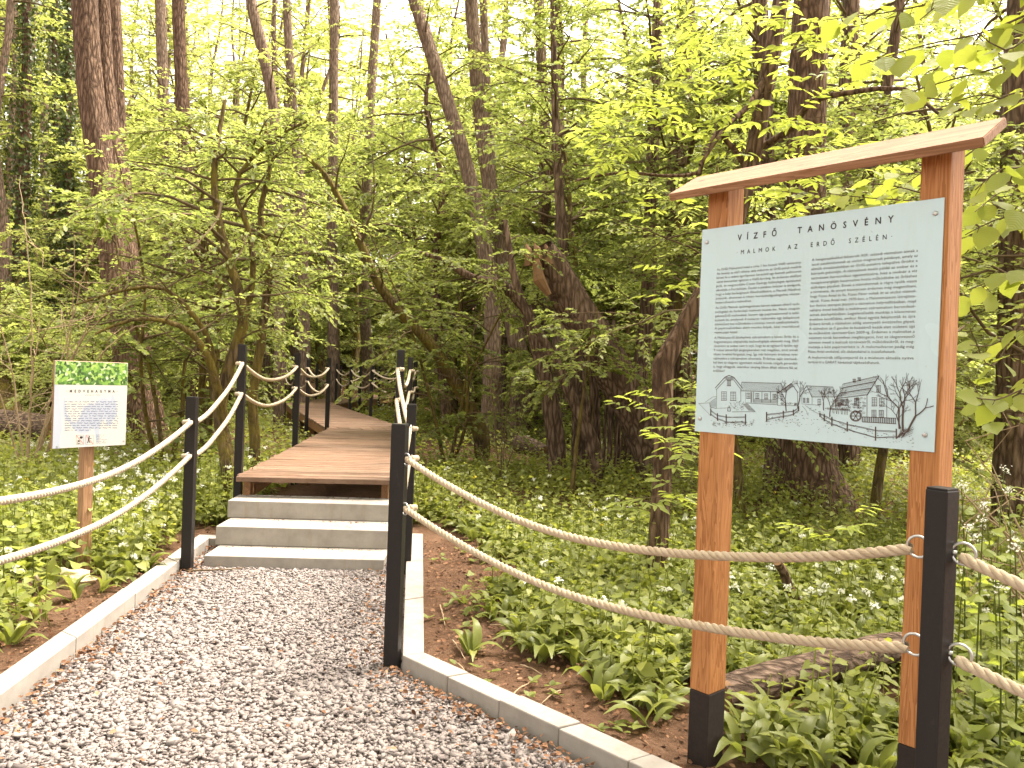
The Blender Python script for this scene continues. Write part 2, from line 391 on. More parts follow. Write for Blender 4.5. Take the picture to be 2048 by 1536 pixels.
# ------------------------------------------------------------------ terrain
S1L0, S1L1 = np.array([-2.362, 6.902]), np.array([-2.972, 13.0])
def unit2(v): v = np.asarray(v, float); return v / np.linalg.norm(v)
S1D = unit2(S1L1 - S1L0); S1P = np.array([S1D[1], -S1D[0]])
S2L0, S2L1 = S1L1.copy(), np.array([-6.372, 22.43]); S2D = unit2(S2L1 - S2L0); S2P = np.array([S2D[1], -S2D[0]])
S3L0, S3L1 = np.array([-6.36, 22.75]), np.array([-5.75, 39.0]); S3D = unit2(S3L1 - S3L0); S3P = np.array([S3D[1], -S3D[0]])
BW, DECK = 1.345, 0.555
GRAVEL = np.array([(-1.60, -1.5), (4.73, -1.5), (-0.502, 4.02), (-0.878, 7.08), (-2.50, 6.95), (-2.457, 6.6), (-2.111, 3.361)])
def in_poly(x, y, poly):
    c = np.zeros(np.shape(x), bool); j = len(poly) - 1
    for i in range(len(poly)):
        xi, yi = poly[i]; xj, yj = poly[j]
        c ^= ((yi > y) != (yj > y)) & (x < (xj - xi) * (y - yi) / (yj - yi + 1e-12) + xi); j = i
    return c
def seg_dist(x, y, a, b):
    a, b = np.asarray(a), np.asarray(b); d = b - a; t = np.clip(((x - a[0]) * d[0] + (y - a[1]) * d[1]) / (d @ d), 0, 1)
    return np.hypot(x - a[0] - t * d[0], y - a[1] - t * d[1])
def poly_dist(x, y, poly):
    return np.min([seg_dist(x, y, poly[i], poly[(i + 1) % len(poly)]) for i in range(len(poly))], axis=0)
def path_dist(x, y):
    c = [S1L0 + S1P * BW / 2, S1L1 + S1P * BW / 2, S2L1 + S2P * BW / 2, S3L1 + S3P * BW / 2]
    return np.min([seg_dist(x, y, c[i], c[i + 1]) for i in range(3)], axis=0)
def sn(x, y):
    return (np.sin(1.3 * x + 0.7 * y) + np.sin(0.6 * x - 1.1 * y + 1.3) + 0.5 * np.sin(2.9 * x + 2.1 * y + 0.4) + 0.35 * np.sin(5.3 * x - 4.7 * y)) / 2.85
def ground(x, y):
    x, y = np.asarray(x, float), np.asarray(y, float)
    h = 0.015 + 0.045 * sn(x * 0.6, y * 0.6) * np.clip(poly_dist(x, y, GRAVEL) / 1.5, 0, 1)
    h = h - 0.07 * np.clip((x - 0.2) / 1.5, 0, 1) * np.clip(1 - (y - 2) / 10, 0, 1)
    s = -0.8 * x + 0.3 * y - 13.0
    hill = np.where(s > 0, 0.42 * s * s / (s + 4.0), 0.0)
    hill = np.minimum(hill, 14)
    h = h + hill * np.clip((y + 5) / 15, 0, 1) + 0.04 * np.clip(y - 42, 0, 200) * np.clip(1 - (y - 60) / 400, 0, 1)
    return h

def build_ground():
    def axis(lo, hi, n, k):
        t = np.linspace(-1, 1, n); s = np.sinh(k * t) / np.sinh(k)
        return np.where(s < 0, -s * lo, s * hi)
    xs = axis(-500, 500, 241, 7.6) - 0.3; ys = 5.0 + axis(-300, 600, 241, 7.6)
    X, Y = np.meshgrid(xs, ys); Z = ground(X, Y)
    ins = in_poly(X, Y, GRAVEL); pd = poly_dist(X, Y, GRAVEL)
    Z = np.where(ins, -0.14, np.where(pd < 0.07, -0.05, Z))
    fine = (np.abs(X) < 5) & (Y < 9)
    Z = Z + np.where(fine & ~ins, 0.012 * np.sin(17 * X + 3 * Y) * np.sin(13 * Y - 5 * X) + 0.008 * np.sin(41 * X) * np.sin(37 * Y), 0)
    n, m = X.shape
    V = np.stack([X, Y, Z], -1).reshape(-1, 3)
    i = np.arange(n - 1)[:, None] * m + np.arange(m - 1)[None, :]
    Q = np.stack([i, i + 1, i + m + 1, i + m], -1).reshape(-1, 4)
    o = link('ground', np_mesh('ground', V, [Q], smooth=True), M['soil']); tag(o, kind='structure', label='brown woodland soil under the plants')
build_ground()
gb = MB(); gb.add([(x, y, -0.02) for x, y in GRAVEL], [tuple(range(len(GRAVEL)))])
tag(link('gravel_path', gb.mesh('gravel_path'), M['bed']), kind='structure', label='grey gravel path between concrete kerbs')

# loose crushed stone lying on the path
def build_gravel():
    n = 168000
    x = rng.uniform(-2.6, 2.6, n); y = rng.uniform(1.2, 6.5, n)
    keep = in_poly(x, y, GRAVEL) & (poly_dist(x, y, GRAVEL) > 0.02)
    x, y = x[keep], y[keep]
    far = y < 2.6
    keep = ~far | (rng.random(len(x)) < 0.5); x, y = x[keep], y[keep]
    n = len(x)
    s = rng.gamma(6, 1 / 6, n) * 0.0076 * np.where(y < 2.6, 1.4, 1.0)
    z = -0.014 + rng.random(n) ** 1.2 * 0.014
    cube = np.array([(a, b, c) for c in (-1, 1) for b in (-1, 1) for a in (-1, 1)], float)
    V = cube[None] * (1 + rng.uniform(-0.55, 0.35, (n, 8, 3)))
    V *= s[:, None, None] * np.stack([rng.uniform(0.8, 1.5, n), rng.uniform(0.7, 1.1, n), rng.uniform(0.32, 0.6, n)], -1)[:, None, :]
    V = np.einsum('nij,nkj->nki', euler(rng.normal(0, 0.3, n), rng.normal(0, 0.3, n), rng.uniform(0, 6.283, n)), V)
    V += np.stack([x, y, z], -1)[:, None, :]
    f = np.array([(0, 2, 3, 1), (4, 5, 7, 6), (0, 1, 5, 4), (2, 6, 7, 3), (0, 4, 6, 2), (1, 3, 7, 5)])
    Q = (f[None] + (np.arange(n) * 8)[:, None, None]).reshape(-1, 4)
    t = np.clip(rng.normal(0.60, 0.11, n), 0, 1)
    o = link('gravel', np_mesh('gravel', V.reshape(-1, 3), [Q], {'tint': np.repeat(t, 8)}), M['stone'])
    tag(o, 'loose grey crushed stone covering the path', 'gravel', kind='stuff')
def euler(rx, ry, rz):
    cx, sx, cy_, sy, cz, sz = np.cos(rx), np.sin(rx), np.cos(ry), np.sin(ry), np.cos(rz), np.sin(rz)
    return np.stack([np.stack([cz * cy_, cz * sy * sx - sz * cx, cz * sy * cx + sz * sx], -1),
                     np.stack([sz * cy_, sz * sy * sx + cz * cx, sz * sy * cx - cz * sx], -1),
                     np.stack([-sy, cy_ * sx, cy_ * cx], -1)], -2)
build_gravel()

# ------------------------------------------------------------------ kerbs (each concrete edging stone a part)
def kerb_stone(a, b, na, nb, root, ztop=0.08):
    """a,b inner-edge ends, na/nb outer-edge ends (2-D)"""
    mb = MB()
    V = [(*a, -0.15), (*b, -0.15), (*nb, -0.15), (*na, -0.15), (*a, ztop), (*b, ztop), (*nb, ztop), (*na, ztop)]
    mb.add(V, [(0, 3, 2, 1), (4, 5, 6, 7), (0, 1, 5, 4), (1, 2, 6, 5), (2, 3, 7, 6), (3, 0, 4, 7)])
    part('kerb_stone', mb, M['concrete'], root, bevel=0.006, seg=2)
def kerb_run(pts_in, pts_out, lengths, root):
    for k in range(len(pts_in) - 1):
        a, b, oa, ob = (np.array(q, float) for q in (pts_in[k], pts_in[k + 1], pts_out[k], pts_out[k + 1]))
        L = np.linalg.norm(b - a); n = max(1, int(round(L / lengths[k]))); g = 0.0025 / L
        for i in range(n):
            t0, t1 = i / n + g, (i + 1) / n - g
            kerb_stone(a + (b - a) * t0, a + (b - a) * t1, oa + (ob - oa) * t0, oa + (ob - oa) * t1, root, 0.08 + rng.uniform(-0.004, 0.004))
kl = thing('kerb', 'pale concrete kerb along the left edge of the gravel', 'kerb', (-2.1, 3.4, 0))
kerb_run([(-1.66, -0.9), (-2.457, 6.6), (-2.33, 6.62)], [(-1.78, -0.9), (-2.585, 6.735), (-2.33, 6.74)], [0.82, 0.5], kl)
kr = thing('kerb', 'pale concrete kerb along the right edge, bending towards the sign board', 'kerb', (-0.5, 4.0, 0))
kerb_run([(-0.98, 6.98), (-0.868, 6.98), (-0.502, 4.02), (3.2, 0.15)], [(-0.98, 7.1), (-0.745, 7.1), (-0.40, 4.075), (3.29, 0.24)], [0.5, 0.98, 0.36], kr)

# ------------------------------------------------------------------ concrete steps
st = thing('concrete_steps', 'three grey concrete block steps up to the boardwalk', 'steps', (-1.6, 6.3, 0))
for z0, z1, fl, fr in ((-0.12, 0.08, (-2.262, 5.984), (-0.921, 6.047)), (0.082, 0.23, (-2.312, 6.35), (-0.955, 6.41)), (0.232, 0.375, (-2.356, 6.725), (-0.992, 6.795))):
    fl, fr = np.array(fl), np.array(fr); d = unit2((-(fr - fl)[1], (fr - fl)[0])); mb = MB()
    bl, br = fl + d * (0.42 if z1 < 0.3 else 0.36), fr + d * (0.42 if z1 < 0.3 else 0.36)
    mb.add([(*p, z) for z in (z0, z1) for p in (fl, fr, br, bl)], [(0, 3, 2, 1), (4, 5, 6, 7), (0, 1, 5, 4), (1, 2, 6, 5), (2, 3, 7, 6), (3, 0, 4, 7)])
    part('step', mb, M['concrete'], st, bevel=0.005, seg=2)

# ------------------------------------------------------------------ boardwalk
bwk = thing('boardwalk', 'zigzag wooden boardwalk leading into the wood', 'boardwalk', (-1.7, 7.0, 0))
B0 = np.array(bwk.location)
def plank_mesh(w, d, h):
    bm = bmesh.new(); bmesh.ops.create_cube(bm, size=1.0)
    bmesh.ops.scale(bm, vec=(w, d, h), verts=bm.verts); bmesh.ops.bevel(bm, geom=bm.edges[:], offset=0.004, segments=1, affect='EDGES')
    me = bpy.data.meshes.new('plank'); bm.to_mesh(me); bm.free(); me.materials.append(M['plank']); return me
PL = {w: plank_mesh(w, 0.128, 0.045) for w in (BW, BW + 0.03)}
def section(L0, L1, D, P, first=0.0):
    n = int(np.linalg.norm(L1 - L0) / 0.145); ang = math.atan2(P[1], P[0])
    for i in range(n):
        c = L0 + D * (first + 0.07 + i * 0.145) + P * (BW / 2 + rng.uniform(-0.008, 0.008))
        w = BW if rng.random() < 0.7 else BW + 0.03
        o = bpy.data.objects.new('plank', PL[w]); COL.objects.link(o); o.parent = bwk
        o.location = (c[0] - B0[0], c[1] - B0[1], DECK - 0.0225 + rng.uniform(-0.002, 0.002)); o.rotation_euler = (rng.normal(0, 0.004), rng.normal(0, 0.002), ang + rng.normal(0, 0.002))
section(S1L0, S1L1, S1D, S1P)
section(S2L0 + S2D * 0.40, S2L1, S2D, S2P)
section(S3L0, S3L1, S3D, S3P)
# short boards along the bend
for k in range(7):
    a, b = (k + 0.02) / 7, (k + 0.98) / 7
    f0, f1 = S1L1 + S1P * BW * a, S1L1 + S1P * BW * b
    g0, g1 = S2L0 + S2D * 0.395 + S2P * BW * a, S2L0 + S2D * 0.395 + S2P * BW * b
    f0, f1 = f0 + S1D * 0.012, f1 + S1D * 0.012
    mb = MB(); mb.add([(*p, z) for z in (DECK - 0.045, DECK) for p in (f0, f1, g1, g0)], [(0, 3, 2, 1), (4, 5, 6, 7), (0, 1, 5, 4), (1, 2, 6, 5), (2, 3, 7, 6), (3, 0, 4, 7)])
    part('plank', mb, M['plank'], bwk, bevel=0.003)
def beam(a, b, w, z0, z1, name='beam', mat='beam'):
    a, b = np.array(a), np.array(b); d = unit2(b - a); p = np.array([d[1], -d[0]]); mb = MB(); L = np.linalg.norm(b - a) / 2
    mb.box((*((a + b) / 2), (z0 + z1) / 2), (*(d * L), 0), (*(p * w / 2), 0), (0, 0, (z1 - z0) / 2)); part(name, mb, M[mat], bwk, bevel=0.004)
for L0, L1, D, P in ((S1L0, S1L1, S1D, S1P), (S2L0, S2L1, S2D, S2P), (S3L0, S3L1, S3D, S3P)):
    for off in (0.07, BW / 2, BW - 0.07):
        beam(L0 + P * off + D * (0.13 if off != BW / 2 else 1.1), L1 + P * off, 0.06, DECK - 0.21, DECK - 0.048)
    for t in np.arange(0.2, np.linalg.norm(L1 - L0), 3.05):
        for off in (0.10, BW - 0.10):
            c = L0 + D * t + P * off; mb = MB(); g = float(ground(*c))
            mb.box((*c, (g - 0.3 + DECK - 0.212) / 2), (0.045, 0, 0), (0, 0.045, 0), (0, 0, (DECK - 0.212 - g + 0.3) / 2)); part('support_post', mb, M['beam'], bwk, bevel=0.004)

# ------------------------------------------------------------------ rope fence
RING = {}
def fence_post(x, y, base, top, w, rz, label, attach, sides=(), group='black rope fence posts', far=False):
    """attach: heights of the eye bolts; sides: unit vectors in which they stick out"""
    t = thing('rope_post', label, 'post', (x, y, max(base, -0.1)), 0, group)
    c, s = math.cos(rz), math.sin(rz); mb = MB()
    mb.box((x, y, (base + top) / 2), (c * w / 2, s * w / 2, 0), (-s * w / 2, c * w / 2, 0), (0, 0, (top - base) / 2))
    part('shaft', mb, M['black'], t, bevel=0.003, seg=2)
    mb = MB(); mb.box((x, y, top + 0.003), (c * (w / 2 - .002), s * (w / 2 - .002), 0), (-s * (w / 2 - .002), c * (w / 2 - .002), 0), (0, 0, 0.003)); part('cap', mb, M['black'], t, bevel=0.001)
    for z in attach:
        for d in sides:
            d = nrm(np.array([d[0], d[1], 0.0])); o = np.array([x, y, z]) + d * (w / 2 + 0.026)
            a = np.linspace(0, 2 * math.pi, 17)[:-1]; up = np.array([0, 0, 1.0]); side = np.cross(d, up)
            R, r = 0.03, 0.004; V = []; Fs = []; k = 16; q = 6
            for i in range(k):
                rad = math.cos(a[i]) * d + math.sin(a[i]) * up
                for j in range(q):
                    b = 2 * math.pi * j / q; V.append(o + rad * (R + r * math.cos(b)) + side * r * math.sin(b))
                    Fs.append((i * q + j, ((i + 1) % k) * q + j, ((i + 1) % k) * q + (j + 1) % q, i * q + (j + 1) % q))
            mb = MB(); mb.add(V, Fs); mb.tube([np.array([x, y, z]) + d * (w / 2 - 0.004), np.array([x, y, z]) + d * (w / 2 + 0.01)], 0.006, 8); part('eye_ring', mb, M['metal'], t, smooth=True)
    return t

def rope(p0, p1, sag, label, mat='rope', rad=0.0165, group='ropes of the fence', near=True, stub0=None, stub1=None):
    p0, p1 = np.array(p0, float), np.array(p1, float); L = np.linalg.norm(p1 - p0)
    n = max(10, int(L / (0.012 if near else 0.06))); t = np.linspace(0, 1, n)
    P = p0 + (p1 - p0) * t[:, None]; P[:, 2] -= sag * 4 * t * (1 - t)
    P[:, 2] += 0.006 * np.sin(t * 9 + L * 3) * np.sin(math.pi * t)
    root = thing('rope', label, 'rope', p0, 0, group)
    me_v, me_q, tt = [], [], []; o = 0
    T, Nn, B = frames(P); s = t * L
    def strands(P, Nn, B, s):
        nonlocal o
        for k in range(3 if near else 1):
            if near:
                a = s / 0.085 * 2 * math.pi + k * 2.094; C = P + rad * 0.50 * (np.cos(a)[:, None] * Nn + np.sin(a)[:, None] * B); r = rad * 0.56; sd = 7
            else: C, r, sd = P, rad, 6
            V, Fs = tube_vf(C, r, sd, True); me_v.append(V)
            q = np.array([f for f in Fs if len(f) == 4]) + o; me_q.append(q); o += len(V)
            tt.append(np.clip(rng.normal(0.55, 0.12) + rng.normal(0, 0.1, len(V)), 0, 1))
    strands(P, Nn, B, s)
    o_ = link('rope_span', np_mesh('rope_span', np.concatenate(me_v) - p0, [np.concatenate(me_q)], {'tint': np.concatenate(tt)}, smooth=True), M[mat], root)
    for p, d in ((p0, stub0), (p1, stub1)):
        if d is None: continue
        d = nrm(np.array(d, float)); mb = MB()
        mb.tube([p - d * 0.01, p + d * 0.05, p + d * 0.058, p + d * 0.062], [rad, rad, rad * 0.85, rad * 0.4], 9)
        mb.tube([p + d * 0.018, p + d * 0.026, p + d * 0.034], [rad * 1.05, rad * 1.3, rad * 1.05], 9)
        b = part('rope_end', mb, M[mat], root, smooth=True)
        at = b.data.attributes.new('tint', 'FLOAT', 'POINT'); at.data.foreach_set('value', np.full(len(b.data.vertices), 0.55, dtype=np.float32))
    return root

Z1, Z2 = 1.085, 0.84          # rope heights on the posts standing on the ground
D1, D2 = 1.53, 1.26           # and on the boardwalk
pC, pC2, pR, pR2 = np.array([-0.562, 4.085]), np.array([-0.752, 6.06]), np.array([1.195, 2.2]), np.array([2.9, 0.35])
pL, pL0 = np.array([-2.333, 5.853]), np.array([-1.98, 2.1])
fence_post(*pC, -0.2, 1.235, 0.075, math.radians(-8), 'black post at the bend of the right kerb, nearest on the path', (1.065, 0.815), [(0.68, -0.73)])
fence_post(*pC2, -0.2, 1.262, 0.07, math.radians(3), 'black post beside the right end of the lowest step', (Z1, Z2), [(0.1, -1)])
fence_post(*pL, -0.2, 1.266, 0.072, math.radians(3), 'black post beside the left end of the lowest step', (Z1, Z2), [(0.1, -1)])
fence_post(*pL0, -0.2, 1.25, 0.072, math.radians(3), 'black post left of the path, out of view', (Z1, Z2), [(0.0, 1)])
fence_post(*pR, -0.2, 1.233, 0.062, math.radians(-57), 'large black post in front of the sign board at the right', (1.065, 0.79), [(-0.68, 0.73), (0.78, -0.62)])
fence_post(*pR2, -0.2, 1.233, 0.062, math.radians(-57), 'black post right of the sign board, out of view', (1.065, 0.79), [(-0.68, 0.73)])
e1 = nrm(np.array([*(pR - pC), 0]))
aC = np.array([*pC, 0]) + e1 * 0.075; aR = np.array([*pR, 0]) - e1 * 0.075
rope((*aC[:2], 1.065), (*aR[:2], 1.057), 0.19, 'upper twisted rope sagging in front of the sign board', stub0=(0.8, 0.5, 0.1))
rope((*aC[:2], 0.815), (*aR[:2], 0.777), 0.157, 'lower twisted rope sagging in front of the sign board', stub0=(0.8, 0.5, 0.1))
e2 = nrm(np.array([0.78, -0.62, 0])); e2b = nrm(np.array([*(pR2 - pR), 0])); aR2 = np.array([*pR, 0]) + e2 * 0.05
rope((*aR2[:2], 1.055), (pR2[0] - .05, pR2[1] + .05, 1.06), 0.2, 'upper rope running out of view from the large black post')
rope((*aR2[:2], 0.775), (pR2[0] - .05, pR2[1] + .05, 0.79), 0.16, 'lower rope running out of view from the large black post')
for z, s, nm in ((Z1, 0.2, 'upper'), (Z2, 0.2, 'lower')):
    rope((pL0[0] + .03, pL0[1] + .05, z), (pL[0] + .015, pL[1] - .06, z), s, nm + ' pale rope in front of the small leaf sign', 'rope_pale', 0.018, stub1=(-1, 0.1, 0.05))
    rope((pC[0] - 0.02, pC[1] + .055, z), (pC2[0] - .0, pC2[1] - .06, z), 0.12, nm + ' pale rope between the two posts beside the lowest step', 'rope_pale', 0.017, stub1=(1, 0.1, 0))

ang1 = math.atan2(S1P[1], S1P[0]); ang2 = math.atan2(S2P[1], S2P[0]); ang3 = math.atan2(S3P[1], S3P[0])
def deck_posts(L0, D, P, ts, side, ang, labels, group):
    out = []
    for t, lb in zip(ts, labels):
        c = L0 + D * t + P * (-0.035 if side < 0 else BW + 0.035)
        g = float(ground(*c)); fence_post(c[0], c[1], g - 0.2, 1.70, 0.068, ang, lb, (), (), group); out.append(c)
    return out
fg = 'black posts along the boardwalk'
la = deck_posts(S1L0, S1D, S1P, (0.27, 3.25, 6.33), -1, ang1, ('black post at the left front corner of the boardwalk', 'black post midway along the left side of the first deck stretch', 'black post at the inner left bend of the boardwalk'), fg)
ra = deck_posts(S1L0, S1D, S1P, (0.10, 3.2, 6.5), 1, ang1, ('black post at the right front corner of the boardwalk', 'black post midway along the right side of the first deck stretch', 'black post at the outer right bend of the boardwalk'), fg)
mid = 'black post on the middle stretch of the boardwalk'; fars = 'black post on the far stretch of the boardwalk'
lb_ = deck_posts(S2L0, S2D, S2P, (3.1, 6.2, 9.3), -1, ang2, ['black post on the left of the middle deck stretch, %s from the bend' % q for q in ('first', 'second', 'third')], 'posts of the middle stretch')
rb_ = deck_posts(S2L0, S2D, S2P, (3.95, 6.95, 9.7), 1, ang2, ['black post on the right of the middle deck stretch, %s from the bend' % q for q in ('first', 'second', 'third')], 'posts of the middle stretch')
lc_ = deck_posts(S3L0, S3D, S3P, (3, 6, 9, 12, 15), -1, ang3, ['black post on the left of the far deck stretch, %s from its start' % q for q in ('first', 'second', 'third', 'fourth', 'fifth')], 'posts of the far stretch')
rc_ = deck_posts(S3L0, S3D, S3P, (3, 6, 9, 12, 15), 1, ang3, ['black post on the right of the far deck stretch, %s from its start' % q for q in ('first', 'second', 'third', 'fourth', 'fifth')], 'posts of the far stretch')
for nm, z, dz in (('upper', Z1, D1), ('lower', Z2, D2)):
    rope((pL[0] + .015, pL[1] + .05, z), (la[0][0] + .02, la[0][1] - .05, dz), 0.07, nm + ' pale rope climbing from the step post to the deck on the left', 'rope_pale', 0.018, stub1=(-1, 0.1, 0.05))
    rope((pC2[0] - .01, pC2[1] + .05, z), (ra[0][0] - .02, ra[0][1] - .05, dz), 0.07, nm + ' pale rope climbing from the step post to the deck on the right', 'rope_pale', 0.018, stub1=(1, 0.1, 0.05))
    for lst, side, lab in ((la + lb_, -1, 'left'), (ra + rb_, 1, 'right')):
        for i in range(len(lst) - 1):
            a, b = lst[i], lst[i + 1]; d = unit2(b - a); near = i == 0
            where = ('first', 'second', 'third', 'fourth', 'fifth')[i]
            rope((*(a + d * .04), dz), (*(b - d * .045), dz), 0.15 + rng.uniform(-.02, .02), f'{nm} pale rope of the {where} span on the {lab} of the boardwalk', 'rope_pale', 0.018, 'ropes of the boardwalk', near, stub1=(side * 1.0, 0, 0.05) if i < 3 else None)
    for lst, sd in ((lc_, 'left'), (rc_, 'right')):
        for i in range(len(lst) - 1):
            a, b = lst[i], lst[i + 1]
            rope((*a, dz), (*b, dz), 0.14, f'{nm} pale rope on the {sd} of the far deck stretch, span {("one", "two", "three", "four")[i]}', 'rope_pale', 0.018, 'ropes of the far stretch', False)

# ------------------------------------------------------------------ lettering helpers
_fonts = []
def queue_text(store, s, origin, ex, width, size, spacing=1.0, maxw=None, bold=0.0):
    cu = bpy.data.curves.new('lettering', 'FONT'); cu.body = s; cu.size = size; cu.resolution_u = 2; cu.space_character = spacing; cu.fill_mode = 'BOTH'; cu.offset = bold
    ob = bpy.data.objects.new('lettering', cu); COL.objects.link(ob)
    _fonts.append((store, ob, cu, np.array(origin, float), np.array(ex, float), width, maxw))
def flush_text():
    bpy.context.view_layer.update(); dg = bpy.context.evaluated_depsgraph_get()
    for store, ob, cu, o, ex, width, maxw in _fonts:
        me = bpy.data.meshes.new_from_object(ob.evaluated_get(dg))
        n = len(me.vertices)
        if n:
            co = np.zeros(n * 3, dtype=np.float32); me.vertices.foreach_get('co', co); co = co.reshape(-1, 3)
            x0, x1 = co[:, 0].min(), co[:, 0].max(); k = 1.0
            if width: k = width / (x1 - x0)
            elif maxw and (x1 - x0) > maxw: k = maxw / (x1 - x0)
            V = o + ((co[:, 0] - x0) * k)[:, None] * ex + co[:, 1:2] * np.array([0, 0, 1.0])
            store.add(V, [tuple(p.vertices) for p in me.polygons])
        bpy.data.meshes.remove(me); bpy.data.objects.remove(ob); bpy.data.curves.remove(cu)
    _fonts.clear()
def letters(mb, ex, mat, root, sub):
    """one part for each printed letter, its accent included"""
    V = np.concatenate(mb.v); par = list(range(len(V)))
    def find(i):
        while par[i] != i: par[i] = par[par[i]]; i = par[i]
        return i
    for f in mb.f:
        for i in f[1:]: par[find(i)] = find(f[0])
    isl = {}
    for f in mb.f: isl.setdefault(find(f[0]), []).append(f)
    items = []
    for fs in isl.values():
        ids = sorted({i for f in fs for i in f}); u = V[ids] @ ex; items.append([u.min(), u.max(), V[ids][:, 2].mean(), fs])
    items.sort(key=lambda q: q[0]); groups = []
    for it in items:
        for g in groups:
            if abs(g[2] - it[2]) < 0.024 and it[0] < g[1] - 0.0005 and it[1] > g[0] + 0.0005: g[0] = min(g[0], it[0]); g[1] = max(g[1], it[1]); g[3] += it[3]; break
        else: groups.append(list(it))
    for g in groups:
        ids = sorted({i for f in g[3] for i in f}); mp = {i: k for k, i in enumerate(ids)}; m2 = MB(); m2.add(V[ids], [tuple(mp[i] for i in f) for f in g[3]]); part('letter', m2, M[mat], root, sub=sub)
class Print:
    """flat print on a vertical panel; px coordinates of the photograph -> place on the panel"""
    def __init__(s, p1, p2, zb, zt, off=0.0018):
        s.p1 = np.array([*p1, 0.0]); s.e = nrm(np.array([*(np.array(p2) - np.array(p1)), 0.0])); s.n = np.array([s.e[1], -s.e[0], 0.0])
        s.off = off; s.k = 0; s.mb = MB()
    def at(s, px, py, off=None):
        v = ray(px, py); o = s.p1 + s.n * (s.off if off is None else off)
        return CAM + v * (((o - CAM) @ s.n) / (v @ s.n))
    def line(s, pts, w=0.0016, mb=None):
        """pts: 3-D points on the panel"""
        mb = mb or s.mb; pts = [np.asarray(p) for p in pts]
        s.k += 1; lift = s.n * (s.k % 160) * 5e-6
        z = np.array([0, 0, 1.0]); V = []; Fs = []
        for i, p in enumerate(pts):
            d = pts[min(i + 1, len(pts) - 1)] - pts[max(i - 1, 0)]; d = nrm(d); q = np.cross(s.n, d)
            V += [p + q * w / 2 + lift, p - q * w / 2 + lift]
            if i: Fs.append((2 * i - 2, 2 * i - 1, 2 * i + 1, 2 * i))
        mb.add(V, Fs)

# ------------------------------------------------------------------ large sign board
P1, P2, ZB, ZT = np.array([0.7348, 3.1847]), np.array([1.3337, 2.5119]), 1.311, 2.111
sg = thing('information_board', 'tall orange wooden information board with pale metal panel and sloping roof board', 'sign', (1.03, 2.85, -0.06))
E3 = nrm(np.array([*(P2 - P1), 0])); N3 = np.array([E3[1], -E3[0], 0]); Z3 = np.array([0, 0, 1.0]); O3 = np.array([*P1, 0.0]); W = np.linalg.norm(P2 - P1)
for u0, u1 in ((0.018, 0.108), (W - 0.078, W + 0.014)):
    a, b, dp = O3 + E3 * u0 - N3 * 0.004, O3 + E3 * u1 - N3 * 0.004, -N3 * 0.115
    def prism(z0, zf, zk, g=0.0):
        mb = MB(); A, Bq, Cq, Dq = a - E3 * g + N3 * g, b + E3 * g + N3 * g, b + dp + E3 * g - N3 * g, a + dp - E3 * g - N3 * g
        mb.add([A + Z3 * z0, Bq + Z3 * z0, Cq + Z3 * z0, Dq + Z3 * z0, A + Z3 * zf, Bq + Z3 * zf, Cq + Z3 * zk, Dq + Z3 * zk],
               [(0, 3, 2, 1), (4, 5, 6, 7), (0, 1, 5, 4), (1, 2, 6, 5), (2, 3, 7, 6), (3, 0, 4, 7)]); return mb
    zpaint = 0.288 if u0 < 0.3 else 0.365
    p = part('post', prism(zpaint, 2.262, 2.262 + 0.115 * 0.566), M['post_wood'], sg, bevel=0.005, seg=2)
    q = part('painted_base', prism(-0.5, zpaint - 0.0005, zpaint - 0.0005, 0.0006), M['tar'], sg, sub=p, bevel=0.004)
RA, RW = np.array([0.598, 3.216, 2.255]), np.array([0.139, 0.1235, 0.105]); RN = nrm(np.cross(E3, RW))
if RN[2] < 0: RN = -RN
# roof board: built along its own x axis so that the grain runs lengthwise
L = 1.146; rw = np.linalg.norm(RW); bm = bmesh.new(); bmesh.ops.create_cube(bm, size=1)
bmesh.ops.scale(bm, vec=(L, rw, 0.03), verts=bm.verts); bmesh.ops.bevel(bm, geom=bm.edges[:], offset=0.003, segments=2, affect='EDGES')
me = bpy.data.meshes.new('roof_board'); bm.to_mesh(me); bm.free()
rb = link('roof_board', me, M['roof_wood'], sg); cen = RA + E3 * L / 2 + RW / 2 - RN * 0.015; rwn = RW / rw
rb.matrix_local = Matrix.Translation(-Vector(sg.location)) @ Matrix(((E3[0], rwn[0], RN[0], cen[0]), (E3[1], rwn[1], RN[1], cen[1]), (E3[2], rwn[2], RN[2], cen[2]), (0, 0, 0, 1)))
mb = MB(); pc = O3 + E3 * W / 2 + N3 * 0.0005; mb.box(pc + Z3 * (ZB + ZT) / 2 - N3 * 0.001, E3 * W / 2, N3 * 0.0025, Z3 * (ZT - ZB) / 2)
pan = part('panel', mb, M['panel'], sg, bevel=0.0008)
for px, py in ((1414, 485), (1871, 427), (1400, 837), (1850, 870)):
    pr = Print(P1, P2, ZB, ZT, 0.002); c = pr.at(px, py); V, Fs = tube_vf([c, c + N3 * 0.003, c + N3 * 0.0045, c + N3 * 0.005], [0.008, 0.0075, 0.005, 0.002], 12)
    mb = MB(); mb.add(V, Fs); part('screw', mb, M['metal'], sg, sub=pan, smooth=True)
pr = Print(P1, P2, ZB, ZT, 0.0032)
title, body = MB(), MB()
a, b = pr.at(1475, 481), pr.at(1787, 443); queue_text(title, 'VÍZFŐ  TANÖSVÉNY', a, E3, (b - a) @ E3, 0.0315, 2.6, bold=0.0004)
a, b = pr.at(1473.5, 509.5), pr.at(1784, 478); queue_text(title, '·MALMOK  AZ  ERDŐ  SZÉLÉN·', a, E3, (b - a) @ E3, 0.0235, 2.3)
